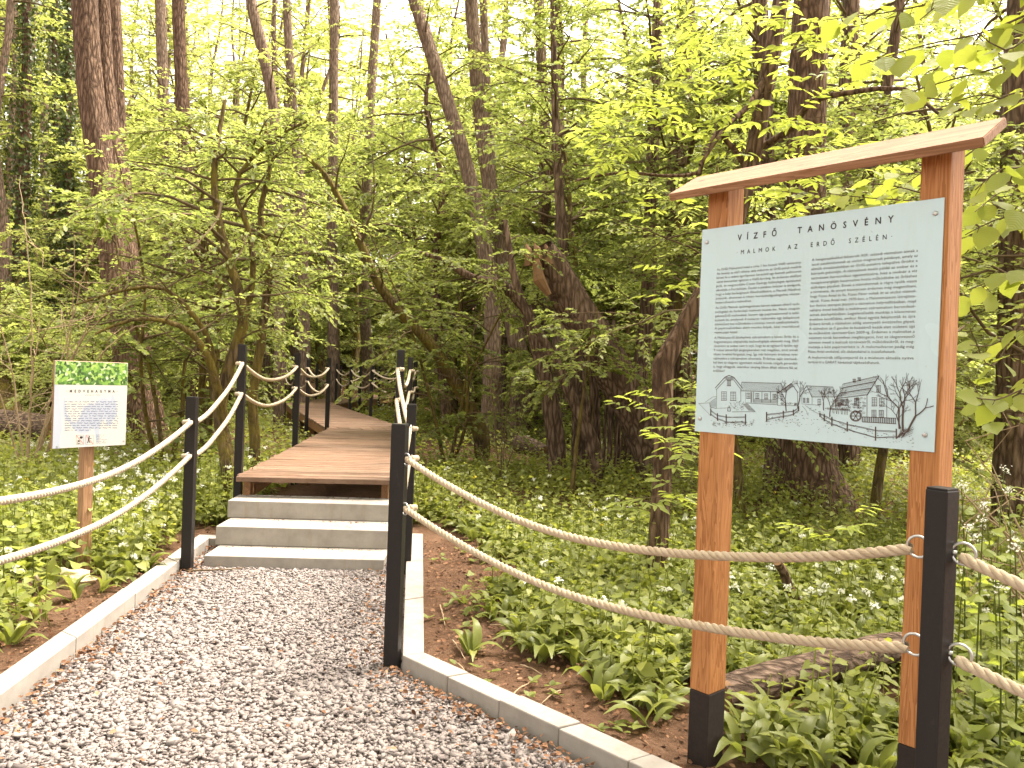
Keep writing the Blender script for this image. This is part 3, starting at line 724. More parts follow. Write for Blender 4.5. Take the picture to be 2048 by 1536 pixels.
LEFT = '''Az Orfűi Malmoktól indul a cirka 1 km hosszú Vízfő tanösvény.
Az ösvény az első néhány száz méteren az Orfű-patak medrét
követi és a védett égerláposon keresztül egy kiemelt pallósoron
vezet bennünket egészen a Vízfő-forrásig. Itt érdemes elidőzni
picit, és megcsodálni Csete György különleges építészeti
alkotását, a Forrásházat. Ezután a patakon kétszer is átvágunk,
hogy a helyi barlangászok főhadiszállására, a Mecsek Házához
jussunk, ahonnan a réten keresztülgyalogolva vissza-
kanyarodhatunk a malmokhoz.
#
Az Orfűi Malmok épületegyüttese három teljesen eltérő tech-
nológiájú és funkciójú malmot mutat be. Nem csupán
gabonaőrlő malmokkal, hanem egy papírmalommal is talál-
kozunk itt, amelynek 4 méteres vízikereke egy kalapácsos
zúzóművet hoz működésbe a növényi rostok szétfoszlatására.
A papírmalomban aktív munka folyik, kézi merítéssel
vízjeles papír készül.
#
A Mekényesről áttelepített szárazmalom a köves őrlés és a
hagyományos olajsajtolás technológiáját eleveníti meg. Első
ránézésre az ember nem is sejti, hogy ez az egyszerű épület egy
9 méter átmérőjű járgánykereket rejt magában, amit annak
idején lovakkal forgattak meg. Így már könnyen értelmet nyer
számunkra a szárazmalom elnevezés. Érdemes saját szemünk-
kel látni az olajprés egyenként másfél tonnás tölgyfa gerendáit
is, hogy elhiggyük, valamikor tényleg lábon álltak ekkora fák az
erdőkben!'''
RIGHT = '''A hengerszékekkel felszerelt XIX. századi vízimalom annak a
tucat patakmalomnak az utolsó megmaradt példánya, amely az
elmúlt évszázadokban az Orfű-patakra települve őrölte a
környék gabonáját. A vízimalmok kiváló példái az ember és a
természet harmonikus együttélésére, hisz a molnár a víz
mozgásenergiáját hasznosítva hozta működésbe az őrléshez
szükséges gépeket. Ennek a vízimalomnak is régre nyúlik vissza
a története, de annyit bizonyosan érdemes még megemlíteni,
hogy Füzes Antal és fia, Füzes Péter voltak itt az utolsó vízimol-
nárok. Füzes Antal már 1970-ben, a Malommúzeum létrejötte-
kor fontos szerepet játszott a vízimalom helyreállításában, majd
néhány évvel később a mekényesi szárazmalom berendezé-
seinek áttelepítésében. Legjelentősebb munkája a kilencvenes
években kezdődött, amikor fiával együtt felújították és újra
őrlésre bírták a vízimalom addig szunnyadó évszázados gépeit.
A vízimalom az ő gondos és hozzáértő kezük alatt született újjá
és működött üzemszerűen 2009-ig. Érdemes a malmokat a
vezetett túrák keretében meglátogatni, hisz az idegenvezető
szívesen mesél a malmok történetéről, működésükről, és meg-
mutatja a kézi papírmerítést is. A malomudvaron pedig még
Füzes Antal unokáival, sőt dédunokáival is összefuthatunk.
#
A malomtúrák időpontjairól és a múzeum aktuális nyitva
tartásáról a GARAT kávézónál tájékozódhatunk.'''
def column(text, p00, p01, pz):
    a, b, c = pr.at(*p00), pr.at(*p01), pr.at(*pz); wd = (b - a) @ E3; lines = text.split('\n')
    tot = sum(0.27 if l == '#' else 1.0 for l in lines) - 1; y = 0.0; step = (c[2] - a[2]) / tot
    for i, l in enumerate(lines):
        if l == '#': y += 0.27; continue
        o = a + Z3 * step * y; last = i + 1 == len(lines) or lines[i + 1] == '#'
        queue_text(body, l, o, E3, None if last else wd, abs(step) * 0.80, maxw=wd); y += 1
column(LEFT, (1433.7, 541.5), (1603, 526.4), (1425, 743.3))
column(RIGHT, (1623.5, 522.3), (1836, 503.7), (1613.7, 726.3))
flush_text()
letters(title, E3, 'ink', sg, pan)
tag(part('lettering', body, M['ink_soft'], sg, sub=pan), 'two justified columns of small text', kind='stuff')

# line drawing of the mills
dr = Print(P1, P2, ZB, ZT, 0.0030); rd = np.random.default_rng(3)
def zz(x, y): return dr.at(1380 + x / 4.096, 730 + y / 4.096)
def dl(pts, w=1.0): dr.line([zz(*p) for p in pts], 0.00105 * w)
def rect(x0, y0, x1, y1, w=1.2, bars=5):
    dl([(x0, y0), (x1, y0), (x1, y1), (x0, y1), (x0, y0)], w)
    for i in range(1, bars): dl([(x0, y0 + (y1 - y0) * i / bars), (x1, y0 + (y1 - y0) * i / bars)], 1.0)
    dl([((x0 + x1) / 2, y0), ((x0 + x1) / 2, y1)], 1.0); dl([(x0 - 4, y1), (x1 + 4, y1)], 2.0); dl([(x0 - 3, y0), (x1 + 3, y0)], 1.6)
def quad_pt(q, u, v):
    q = [np.array(p, float) for p in q]; return (q[0] * (1 - u) + q[1] * u) * (1 - v) + (q[3] * (1 - u) + q[2] * u) * v
def tiles(q, nu, nv, w=0.8):
    dl(list(q) + [q[0]], 1.5)
    for j in range(1, nv + 1):
        v = j / nv; off = 0.5 * (j % 2); pts = []
        for i in range(nu * 2 + 1):
            u = min(1, max(0, (i / 2 + off) / nu)); pts.append(quad_pt(q, u, v - (0.0 if i % 2 else 0.7 / nv)))
        dl(pts, w)
def stones(q, n):
    for _ in range(n):
        c = quad_pt(q, rd.uniform(.06, .94), rd.uniform(.08, .92)); a = np.linspace(0, 6.283, 8); r1, r2 = rd.uniform(7, 14), rd.uniform(4, 8)
        dl([(c[0] + r1 * math.cos(t) * rd.uniform(.8, 1.1), c[1] + r2 * math.sin(t) * rd.uniform(.8, 1.1)) for t in a], 0.8)
def twigtree(x, y, ang, ln, wd, dep):
    if x > 1940 or y < 80: return
    pts = [(x, y)]; a = ang
    for i in range(3):
        a += rd.normal(0, 0.12); x += math.cos(a) * ln / 3; y -= math.sin(a) * ln / 3; pts.append((x, y))
    dl(pts, wd)
    if dep > 0:
        for s in (-1, 1): twigtree(x, y, a + s * rd.uniform(.18, .55), ln * rd.uniform(.55, .8), max(0.8, wd * .62), dep - 1)
        if rd.random() < .5: twigtree(pts[2][0], pts[2][1], a + rd.choice([-1, 1]) * rd.uniform(.5, .9), ln * .5, max(.7, wd * .5), dep - 1)
def rail(posts, w=2.6):
    for (x, y0, y1) in posts: dl([(x, y0), (x, y1)], 4.2)
    for f in (0.28, 0.78):
        for (xa, a0, a1), (xb, b0, b1) in zip(posts[:-1], posts[1:]):
            ya, yb = a0 + (a1 - a0) * f, b0 + (b1 - b0) * f
            for o in (-3, 3): dl([(xa, ya + o), ((2 * xa + xb) / 3, (2 * ya + yb) / 3 + o + rd.uniform(-3, 3)), ((xa + 2 * xb) / 3, (ya + 2 * yb) / 3 + o + rd.uniform(-3, 3)), (xb, yb + o)], 1.3)
dl([(205, 190), (285, 100), (320, 85), (358, 100), (430, 190)], 2.6); dl([(213, 203), (290, 122), (358, 122), (420, 205)], 1.8); dl([(285, 100), (358, 100)], 1.5); dl([(280, 112), (362, 112)], 1.2)
for i in range(8): dl([(290 + i * 9, 100), (300 + i * 7, 121)], .9)
dl([(218, 195), (217, 355), (300, 352)], 1.3); dl([(415, 205), (416, 300)], 1.3); rect(305, 126, 332, 170); rect(258, 220, 298, 288); rect(333, 222, 375, 290)
dl([(70, 315), (160, 310), (216, 268)], 1.1); dl([(125, 305), (185, 262), (216, 258)], 1.0); dl([(162, 312), (165, 345), (216, 356)], 1.6)
for i in range(7): dl([(165 + i * 7, 312 - i * 5), (168 + i * 7, 344)], .9)
for i in range(60):
    x, y = rd.uniform(320, 440), rd.uniform(300, 375); dl([(x, y), (x + rd.uniform(-8, 8), y - rd.uniform(4, 12))], .9)
for i in range(9): dl([(430 + i * 6, 322 + i * 6), (470 + i * 8, 320 + i * 7)], 1.0)
dl([(440, 320), (472, 318), (535, 382), (345, 384)], 1.3); dl([(312, 345), (308, 378), (332, 378), (328, 345), (312, 345)], 2.5)
tiles([(425, 140), (745, 150), (795, 222), (415, 212)], 26, 7)
dl([(455, 225), (455, 310), (720, 326)], 1.3)
for x in (466, 540, 612, 680): rect(x, 231 + (x - 466) * .04, x + 25, 273 + (x - 466) * .03, 1.2, 3)
for x in (500, 507, 522, 590, 660, 716): dl([(x, 220), (x, 308)], 1.6)
for y in (279, 288, 296, 304): dl([(520, y), (716, y + 9)], 1.1)
dl([(716, 232), (830, 150), (885, 228)], 2.4); dl([(880, 225), (880, 332)], 1.3); dl([(716, 232), (716, 330), (880, 334)], 1.2); rect(745, 242, 762, 288, 1.2, 3); stones([(745, 308), (880, 312), (880, 332), (745, 328)], 14)
tiles([(765, 205), (832, 152), (845, 170), (780, 222)], 6, 4)
tiles([(955, 170), (1170, 180), (1210, 262), (1000, 262)], 18, 7); dl([(910, 245), (955, 168), (1000, 264)], 2.2); dl([(916, 240), (916, 318), (1060, 330), (1060, 345)], 1.2); dl([(1000, 262), (1000, 320)], 1.2)
rect(928, 272, 942, 305, 1.2, 3); rect(958, 272, 973, 305, 1.2, 3); rect(1048, 280, 1070, 325, 1.2, 2)
tiles([(1255, 155), (1550, 88), (1520, 135), (1237, 190)], 22, 3); tiles([(1237, 192), (1520, 137), (1486, 190), (1222, 232)], 22, 3); tiles([(1222, 234), (1486, 192), (1450, 245), (1200, 276)], 22, 3)
for x0, y0, x1, y1 in ((1336, 116, 1357, 140), (1376, 104, 1397, 128)): rect(x0, y0, x1, y1, 1.4, 3)
dl([(1450, 248), (1550, 88), (1582, 132), (1616, 255)], 2.6); dl([(1612, 250), (1612, 430)], 1.3); dl([(1450, 248), (1450, 430)], 1.4)
for r_ in ((1530, 168, 1560, 220), (1492, 268, 1530, 335), (1552, 272, 1590, 335), (1490, 370, 1525, 425), (1550, 372, 1585, 428), (1200, 285, 1222, 330), (1235, 285, 1258, 330), (1270, 280, 1295, 330), (1348, 272, 1382, 330)): rect(*r_)
stones([(1200, 278), (1448, 250), (1448, 425), (1200, 362)], 85)
a = np.linspace(0, 6.283, 25)
for rr in (46, 38): dl([(1358 + rr * math.cos(t), 418 + rr * .92 * math.sin(t)) for t in a], 2.2)
for t in a[::4]: dl([(1358, 418), (1358 + 44 * math.cos(t), 418 + 40 * math.sin(t))], 2.2)
for o in (0, 8): dl([(1120, 352 + o), (1310, 366 + o)], 1.5)
for x in range(1165, 1300, 14): dl([(x, 358), (x + rd.uniform(-8, 8), 395 + (x - 1165) * .12)], 1.2)
dl([(1412, 425), (1690, 436)], 2.0); dl([(1412, 466), (1690, 482)], 2.0)
for x in range(1412, 1691, 15): dl([(x, 425 + (x - 1412) * .04), (x, 467 + (x - 1412) * .055)], 2.4)
rail([(170, 355, 415), (225, 395, 455), (297, 405, 485), (455, 402, 490)]); rail([(628, 385, 465), (765, 375, 435), (848, 365, 415), (890, 338, 380)])
rail([(1065, 390, 425), (1100, 400, 460), (1163, 425, 500), (1288, 465, 545), (1520, 505, 620), (1690, 522, 606)])
for bx, by, an, ln, wd in ((788, 378, 1.5, 95, 3.6), (880, 350, 1.3, 85, 3.4), (1095, 372, 1.55, 70, 2.8), (1145, 428, 1.5, 85, 3.0), (1195, 352, 1.45, 65, 2.6), (1715, 525, 1.72, 165, 5.0), (1745, 540, 1.55, 175, 6.0), (1780, 552, 1.42, 150, 6.0), (1725, 520, 1.95, 110, 3.0)):
    twigtree(bx, by, an, ln, wd, 4)
for _ in range(26): dl([(1690 + rd.uniform(0, 60), 600 - rd.uniform(0, 20)), (1720 + rd.uniform(0, 120), 545 - rd.uniform(-10, 40))], 1.0)
dl([(920, 335), (950, 370), (968, 415)], .9); dl([(945, 330), (1000, 372), (1062, 405)], .9); dl([(75, 318), (165, 410)], .9)
for _ in range(330):
    k = rd.random()
    if k < .3: x, y = rd.uniform(170, 520), 470 + rd.normal(10, 16)
    elif k < .45: x, y = rd.uniform(600, 900), 450 + rd.normal(10, 22)
    elif k < .6: x, y = rd.uniform(850, 1150), rd.uniform(350, 560)
    else:
        x = rd.uniform(1080, 1830); y = 470 + (x - 1080) * .22 + rd.normal(0, 26)
    dl([(x, y), (x + rd.uniform(3, 14), y + rd.uniform(-4, 4))], rd.uniform(.7, 1.6))
tag(part('drawing', dr.mb, M['ink_mid'], sg, sub=pan), 'ink drawing of mill houses, fences and bare trees')

# ------------------------------------------------------------------ small sign
Q1, Q2, QB, QT = np.array([-3.089, 5.40]), np.array([-2.806, 5.84]), 0.902, 1.502
ss = thing('plant_sign', 'small white plant sign with a green leaf photo on a single wooden post', 'sign', (-2.967, 5.67, 0.02))
sp_ = Print(Q1, Q2, QB, QT, 0.0022); e, n_ = sp_.e, sp_.n; o = np.array([*Q1, 0]); Wd = np.linalg.norm(Q2 - Q1)
mb = MB(); mb.box(np.array([-2.957, 5.648, 0.65]) - n_ * 0.055, e * 0.036, n_ * 0.036, Z3 * 0.83); part('post', mb, M['sign_post'], ss, bevel=0.004)
mb = MB(); mb.box(o + e * Wd / 2 + Z3 * (QB + QT) / 2 - n_ * 0.011, e * Wd / 2, n_ * 0.009, Z3 * (QT - QB) / 2); part('backing_board', mb, M['sign_post'], ss, bevel=0.002)
mb = MB(); mb.box(o + e * Wd / 2 + Z3 * (QB + QT) / 2, e * (Wd / 2 - .002), n_ * 0.0018, Z3 * ((QT - QB) / 2 - .002)); spn = part('panel', mb, M['small_panel'], ss)
zph = sp_.at(180, 771)[2]
mb = MB(); mb.box(o + e * Wd / 2 + Z3 * (zph + QT) / 2 + n_ * 0.0012, e * (Wd / 2 - .004), n_ * 0.0012, Z3 * ((QT - zph) / 2 - .004)); tag(part('photo_print', mb, M['leaf_photo'], ss, sub=spn), 'printed photo of green leaves')
def y5(x, y): return sp_.at(90 + x / 6.984, 700 + y / 6.984)
tl = MB(); a, b = y5(300, 592), y5(1012, 588); queue_text(tl, '·MEDVEHAGYMA·', a, e, (b - a) @ e, 0.026, 2.4, bold=0.0011); flush_text()
letters(tl, e, 'ink', ss, spn)
fine = MB()
def scribble(x0, x1, y, k=1.0):
    x = x0
    while x < x1 - 8:
        wlen = min(rd.uniform(25, 95), x1 - x); pts = []; q = x
        while q < x + wlen:
            pts.append(y5(q, y - rd.choice([0, 7, 10, 14]) * k)); q += rd.uniform(4, 7)
        if len(pts) > 1: sp_.line(pts, 0.0042 * k, fine)
        x += wlen + rd.uniform(10, 22)
scribble(560, 775, 635, .6)
for i in range(13): scribble(275, 1025 if i < 12 else 640, 730 + i * 33 - (0 if i < 12 else 0), .8)
for i in range(6): scribble(710, 790 + 90 * rd.random(), 1192 + i * 22, .5)
part('small_print', fine, M['ink_blue'], ss, sub=spn)
ic, rdm = MB(), MB()
for x0 in (435, 570):
    for pts in ([(x0, 1190), (x0 + 105, 1190), (x0 + 105, 1318), (x0, 1318), (x0, 1190)],): sp_.line([y5(*p) for p in pts], 0.0016, ic)
    sp_.line([y5(x0 + 5, 1195), y5(x0 + 100, 1312)], 0.003, rdm)
def blob(cx, cy, rx, ry, n=12):
    sp_.k += 1; V = [y5(cx + rx * math.cos(t), cy + ry * math.sin(t)) + n_ * 0.0004 for t in np.linspace(0, 6.283, n, endpoint=False)]; ic.add(V, [tuple(range(n))[::-1]])
blob(505, 1222, 22, 18); blob(470, 1272, 18, 12); sp_.line([y5(450, 1295), y5(470, 1308), y5(492, 1297)], 0.005, ic); sp_.line([y5(500, 1235), y5(520, 1218), y5(526, 1210)], 0.006, ic)
blob(618, 1210, 9, 9); sp_.line([y5(612, 1220), y5(608, 1258)], 0.008, ic); sp_.line([y5(608, 1258), y5(590, 1300)], 0.004, ic); sp_.line([y5(610, 1258), y5(630, 1300)], 0.004, ic); sp_.line([y5(610, 1232), y5(652, 1234)], 0.004, ic)
part('pictogram', ic, M['ink'], ss, sub=spn); part('red_bar', rdm, M['ink_red'], ss, sub=spn)
for px, py in ((170, 1348), (1097, 1272)):
    c = y5(px, py); V, Fs = tube_vf([c, c + n_ * 0.004], [0.006, 0.005], 10); mb = MB(); mb.add(V, Fs); part('screw', mb, M['metal'], ss, sub=spn)

# ------------------------------------------------------------------ vegetation tools
T_OVAL = (np.array([(0, 0, 0), (.30, .3, .05), (.25, .7, .03), (0, 1, -.06), (-.25, .7, .03), (-.30, .3, .05)]), [np.array([(0, 1, 2, 3), (0, 3, 4, 5)])])
T_HEART = (np.array([(0, 0.06, 0), (.38, 0, .06), (.42, .35, .06), (0, 1, -.08), (-.42, .35, .06), (-.38, 0, .06)]), [np.array([(0, 1, 2, 3), (0, 3, 4, 5)])])
T_LANCE = (np.array([(0, 0, 0), (.15, .3, .03), (.13, .65, .02), (0, 1, -.1), (-.13, .65, .02), (-.15, .3, .03)]), [np.array([(0, 1, 2, 3), (0, 3, 4, 5)])])
T_RHOMB = (np.array([(0, 0, 0), (.36, .45, .06), (0, 1, -.03), (-.36, .45, .06)]), [np.array([(0, 1, 2, 3)])])
T_MAPLE = (np.array([(0, 0, 0), (.34, .03, .03), (.55, .38, .05), (.32, .42, .03), (.36, .78, .03), (.13, .68, .0), (0, 1, -.06), (-.13, .68, 0), (-.36, .78, .03), (-.32, .42, .03), (-.55, .38, .05), (-.34, .03, .03)]),
           [np.array([(0, 1, 2, 3, 4, 5, 6), (0, 6, 7, 8, 9, 10, 11)])])
T_SPIKE = (np.array([(0, 0, 0), (.5, .5, 0), (0, 1, 0), (-.5, .5, 0)]), [np.array([(0, 1, 2, 3)])])
def _ramsons():
    V, n = [], 5
    for i in range(n + 1):
        t = i / n; w = 0.105 * math.sin(math.pi * min(1, t ** 0.8)) ** 0.8 * (0.3 if t < 0.12 else 1) if 0 < t < 1 else 0.008
        y, z = t * (1 - 0.18 * t * t), 0.35 * t - 0.62 * t * t * t * 0.9
        V += [(-w, y, z + w * 0.35), (0, y, z), (w, y, z + w * 0.35)]
    Q = []
    for i in range(n):
        for j in range(2): Q.append((i * 3 + j, i * 3 + j + 1, i * 3 + 4 + j, i * 3 + 3 + j))
    return np.array(V), [np.array(Q)]
T_RAMSONS = _ramsons()
class Leaves:
    def __init__(s): s.P = []; s.D = []; s.N = []; s.S = []; s.T = []
    def add(s, P, D, Nn, S, T=None):
        P = np.atleast_2d(P); n = len(P)
        s.P.append(P); s.D.append(np.broadcast_to(D, (n, 3))); s.N.append(np.broadcast_to(Nn, (n, 3))); s.S.append(np.broadcast_to(S, (n,)))
        s.T.append(np.clip(rng.normal(0.5, 0.2, n), 0, 1) if T is None else np.broadcast_to(T, (n,)))
    def mesh(s, name, T, sub=0.0):
        P, D, Nn, S, tt = (np.concatenate(q) for q in (s.P, s.D, s.N, s.S, s.T))
        P = P - sub; D = nrm(D); X = nrm(np.cross(D, Nn)); Z = np.cross(X, D); tv, groups = T
        V = P[:, None, :] + S[:, None, None] * (tv[None, :, 0:1] * X[:, None] + tv[None, :, 1:2] * D[:, None] + tv[None, :, 2:3] * Z[:, None])
        k = len(tv); off = (np.arange(len(P)) * k)[:, None, None]
        return np_mesh(name, V.reshape(-1, 3), [(g[None] + off).reshape(-1, g.shape[1]) for g in groups], {'tint': np.repeat(tt, k)})

def trunk_vf(path4, sides=14, step=0.16, flare=0.35, rough=0.07, r=rng):
    Q = spline(path4, step); P, rad = Q[:, :3], np.maximum(Q[:, 3], 0.003)
    T, Nn, B = frames(P); a = np.linspace(0, 2 * math.pi, sides, endpoint=False); n = len(P)
    s = np.concatenate([[0], np.cumsum(np.linalg.norm(np.diff(P, axis=0), axis=1))])[:, None]
    ph = r.uniform(0, 6, 4)
    k = 1 + rough * (0.6 * np.sin(5 * a[None] + 1.1 * s + ph[0]) + 0.5 * np.sin(3 * a[None] - 0.9 * s + ph[1]) + 0.5 * np.sin(8 * a[None] + 0.5 * np.sin(2 * s) + ph[2])) + r.normal(0, rough * 0.35, (n, sides))
    k = k + flare * np.exp(-s / (2.2 * rad[0])) * (1 + 0.5 * np.cos(4 * a[None] + ph[3]))
    V = P[:, None] + (rad[:, None] * k)[..., None] * (np.cos(a)[None, :, None] * Nn[:, None] + np.sin(a)[None, :, None] * B[:, None])
    i = np.arange(n - 1)[:, None] * sides + np.arange(sides)[None]; j = np.arange(n - 1)[:, None] * sides + (np.arange(sides)[None] + 1) % sides
    Qd = np.stack([i, j, j + sides, i + sides], -1).reshape(-1, 4)
    return V.reshape(-1, 3), Qd
class Wood:
    def __init__(s): s.V = []; s.Q = []; s.n = 0
    def trunk(s, path4, **kw):
        V, Q = trunk_vf(path4, **kw); s.V.append(V); s.Q.append(Q + s.n); s.n += len(V)
    def limb(s, P, r, sides=5):
        P = np.asarray(P, float); n = len(P); r = np.broadcast_to(r, (n,)); T, Nn, B = frames(P); a = np.linspace(0, 2 * math.pi, sides, endpoint=False)
        V = P[:, None] + r[:, None, None] * (np.cos(a)[None, :, None] * Nn[:, None] + np.sin(a)[None, :, None] * B[:, None])
        i = np.arange(n - 1)[:, None] * sides + np.arange(sides)[None]; j = np.arange(n - 1)[:, None] * sides + (np.arange(sides)[None] + 1) % sides
        s.V.append(V.reshape(-1, 3)); s.Q.append(np.stack([i, j, j + sides, i + sides], -1).reshape(-1, 4) + s.n); s.n += n * sides
    def mesh(s, name, sub=0.0): return np_mesh(name, np.concatenate(s.V) - sub, [np.concatenate(s.Q)], smooth=True)

def grow(r, path4, wood, lv, n_limb=22, t0=0.3, limb_len=1.8, elev=0.5, droop=0.5, n_twig=11, twig_len=0.7, lpt=14, leaf=0.07, flat=0.35, profile=None, twigs=True, tint=0.0):
    Q = spline(path4, 0.25); n = len(Q)
    for i in range(n_limb):
        t = t0 + (1 - t0) * ((i + r.random()) / n_limb); k = min(n - 1, t * (n - 1)); b = Q[int(k)]
        az = i * 2.4 + r.uniform(-.5, .5); pf = profile(t) if profile else math.sin(math.pi * (0.15 + 0.8 * (t - t0) / (1 - t0)))
        Lb = limb_len * max(0.25, pf) * r.uniform(.7, 1.2); el = elev + r.normal(0, .2)
        d = np.array([math.cos(az) * math.cos(el), math.sin(az) * math.cos(el), math.sin(el)]); P = [b[:3]]
        for q in range(6):
            d = d + r.normal(0, .13, 3); d[2] -= droop / 6; d = nrm(d); P.append(P[-1] + d * Lb / 6)
        P = np.array(P); r0 = min(b[3] * .6 + .002, 0.011 * Lb + .004); wood.limb(P, np.linspace(r0, .0025, 7), 5)
        for j in range(n_twig):
            s = r.uniform(.2, 1.0); q = s * 6; i0 = min(5, int(q)); p = P[i0] + (P[i0 + 1] - P[i0]) * (q - i0); ld = nrm(P[i0 + 1] - P[i0])
            yaw = r.choice([-1, 1]) * r.uniform(.35, 1.25) if s < .95 else r.normal(0, .3); c, sn_ = math.cos(yaw), math.sin(yaw)
            td = np.array([ld[0] * c - ld[1] * sn_, ld[0] * sn_ + ld[1] * c, ld[2] * .5 + r.normal(0, .2)]); td = nrm(td)
            L2 = twig_len * r.uniform(.55, 1.2) * (1.15 - .5 * s); u = (np.arange(lpt) + r.random(lpt)) / lpt
            pts = p + td * (u * L2)[:, None]; pts[:, 2] -= 0.22 * L2 * u * u
            if twigs: wood.limb(np.array([p, p + td * L2 * .5 - [0, 0, .055 * L2], p + td * L2 - [0, 0, .22 * L2]]), [.0045, .003, .0015], 3)
            side = np.where(np.arange(lpt) % 2, 1, -1) * r.uniform(.5, 1.15, lpt); c, sn_ = np.cos(side), np.sin(side)
            D = np.stack([td[0] * c - td[1] * sn_, td[0] * sn_ + td[1] * c, np.full(lpt, td[2] - .25) + r.normal(0, .3, lpt)], -1)
            Nn = np.array([0, 0, 1.0]) + r.normal(0, flat, (lpt, 3)); lv.add(pts, D, Nn, leaf * r.uniform(.6, 1.2, lpt), np.clip(r.normal(.5 + tint, .22, lpt), 0, 1))

STUFF = ('crown', 'branches', 'ivy')
def put(name, meshes, label, cat, loc, rz, sc, group):
    root = thing(name, label, cat, loc, rz, group); root.scale = (sc, sc, sc)
    for nm, me, mt in meshes: link(nm, me, mt, root)
    return root
def at(px, d):
    x = (px - 1024) / F_PX * d; return np.array([x, d, float(ground(x, d))])

# ------------------------------------------------------------------ traced trees
def px_path(pts, d0, d1=None):
    d1 = d0 if d1 is None else d1; out = []
    for i, (px, py, w) in enumerate(pts):
        d = d0 + (d1 - d0) * i / max(1, len(pts) - 1); p = ond(px, py, d); out.append([*p, w * d / F_PX / 2 * 0.92])
    return np.array(out)
def down(path):
    """carry the first point into the ground"""
    g = float(ground(path[0][0], path[0][1])); f = path[0].copy(); f[2] = g - 0.12
    return np.vstack([f, path]) if path[0][2] > g - 0.05 else path
def stem_tree(name, label, stems, mat, group=None, cat='tree', crown=None, sides=16, ivy=None):
    """stems: list of (path4, kind)"""
    b = stems[0][0][0].copy(); root = thing(name, label, cat, (b[0], b[1], float(ground(b[0], b[1]))), 0, group); sub = np.array(root.location)
    for path, nm in stems:
        w = Wood(); w.trunk(path, sides=sides if nm == 'trunk' else 9, flare=(0.03 if mat == 'bark_dark' else 0.15) if nm == 'trunk' else 0.0, rough=0.08 if nm == 'trunk' else 0.05); link(nm, w.mesh(nm, sub), M[mat], root)
    if crown:
        wd, lv, tmpl, lmat = crown
        if wd.n: link('branches', wd.mesh('branches', sub), M['twig'], root)
        link('crown', lv.mesh('crown', tmpl, sub), M[lmat], root)
    return root
r1 = np.random.default_rng(11)
def crown_on(path, tmpl, lmat, **kw):
    w, l = Wood(), Leaves(); grow(r1, path, w, l, **kw); return (w, l, tmpl, lmat)
def high_crown(path, seed, base=0.55, R=2.6, n=16):
    n = n // 4; base = max(base, .7)
    return crown_on(path, T_RHOMB, 'far', n_limb=n, t0=base, limb_len=R, elev=0.55, droop=0.4, n_twig=10, twig_len=1.1, lpt=12, leaf=0.13)

# the twin alder left of the middle
pA = down(px_path([(290, 900, 80), (270, 780, 62), (246, 640, 57), (220, 470, 55), (196, 300, 53), (180, 150, 51), (170, -40, 50), (160, -350, 50), (150, -700, 38), (145, -1000, 22)], 14))
pB = px_path([(262, 560, 34), (240, 430, 38), (226, 300, 35), (212, 150, 33), (203, -40, 31), (190, -350, 28), (200, -700, 16)], 14.15, 14.6)
stem_tree('alder_tree', 'thick twin-stemmed alder with scaly bark behind the small sign', [(pA, 'trunk'), (pB, 'trunk')], 'bark', crown=high_crown(pA, 1))
pC_ = down(px_path([(312, 880, 52), (285, 720, 42), (262, 560, 40), (250, 430, 38), (240, 300, 30), (232, 100, 27), (226, -60, 25), (220, -500, 18), (218, -800, 10)], 15.3))
stem_tree('alder_tree', 'slimmer alder trunk leaning close behind the thick twin alder', [(pC_, 'trunk')], 'bark', crown=high_crown(pC_, 2, .6, 2.2, 12))
pD = down(px_path([(400, 760, 40), (392, 600, 34), (382, 470, 31), (372, 330, 29), (362, 150, 27), (355, -60, 25), (350, -500, 16)], 19))
stem_tree('alder_tree', 'reddish straight alder trunk right of the twin alder, behind the elder', [(pD, 'trunk')], 'bark', crown=high_crown(pD, 3, .6, 2.4, 12))
# mossy elder beside the boardwalk
eA = down(px_path([(462, 965, 40), (452, 900, 32), (440, 820, 28), (462, 720, 25), (487, 650, 23), (480, 590, 20), (458, 520, 18), (437, 440, 16), (428, 360, 14), (436, 280, 11), (450, 200, 7)], 8.3, 8.8))
eB = px_path([(448, 850, 24), (436, 780, 20), (418, 720, 17), (385, 668, 14), (330, 642, 11), (262, 640, 8), (190, 668, 5)], 8.35, 7.6)
eC = px_path([(487, 650, 16), (505, 560, 13), (500, 470, 12), (470, 380, 10), (500, 320, 9), (560, 270, 7), (620, 240, 5)], 8.6, 9.2)
eD = px_path([(430, 800, 16), (428, 740, 15), (420, 690, 13), (395, 640, 11), (330, 578, 9), (250, 580, 7), (150, 610, 4)], 8.5, 8.0)
w, l = Wood(), Leaves()
for q, kw in ((eA, dict(n_limb=24, t0=.42, limb_len=1.5)), (eC, dict(n_limb=16, t0=.25, limb_len=1.3))): grow(r1, q, w, l, elev=.35, droop=.5, n_twig=9, twig_len=.55, lpt=14, leaf=.062, tint=-.08, **kw)
for q in (eB, eD): grow(r1, q, w, l, n_limb=8, t0=.3, limb_len=.7, elev=.6, droop=.2, n_twig=5, twig_len=.4, lpt=5, leaf=.05, tint=-.1)
stem_tree('elder_tree', 'crooked mossy elder with several stems left of the boardwalk front', [(eA, 'trunk'), (eB, 'stem'), (eC, 'stem'), (eD, 'stem')], 'bark_moss', crown=(w, l, T_OVAL, 'maple'))
eE = down(px_path([(510, 880, 22), (505, 800, 20), (520, 700, 19), (532, 600, 17), (538, 520, 14), (520, 430, 12), (540, 330, 9), (530, 240, 6)], 9.4))
stem_tree('elder_tree', 'slim mossy stem just right of the crooked elder', [(eE, 'trunk')], 'bark_moss', crown=crown_on(eE, T_OVAL, 'maple', n_limb=14, t0=.6, limb_len=1.3, elev=.4, n_twig=9, twig_len=.6, lpt=13, leaf=.062))
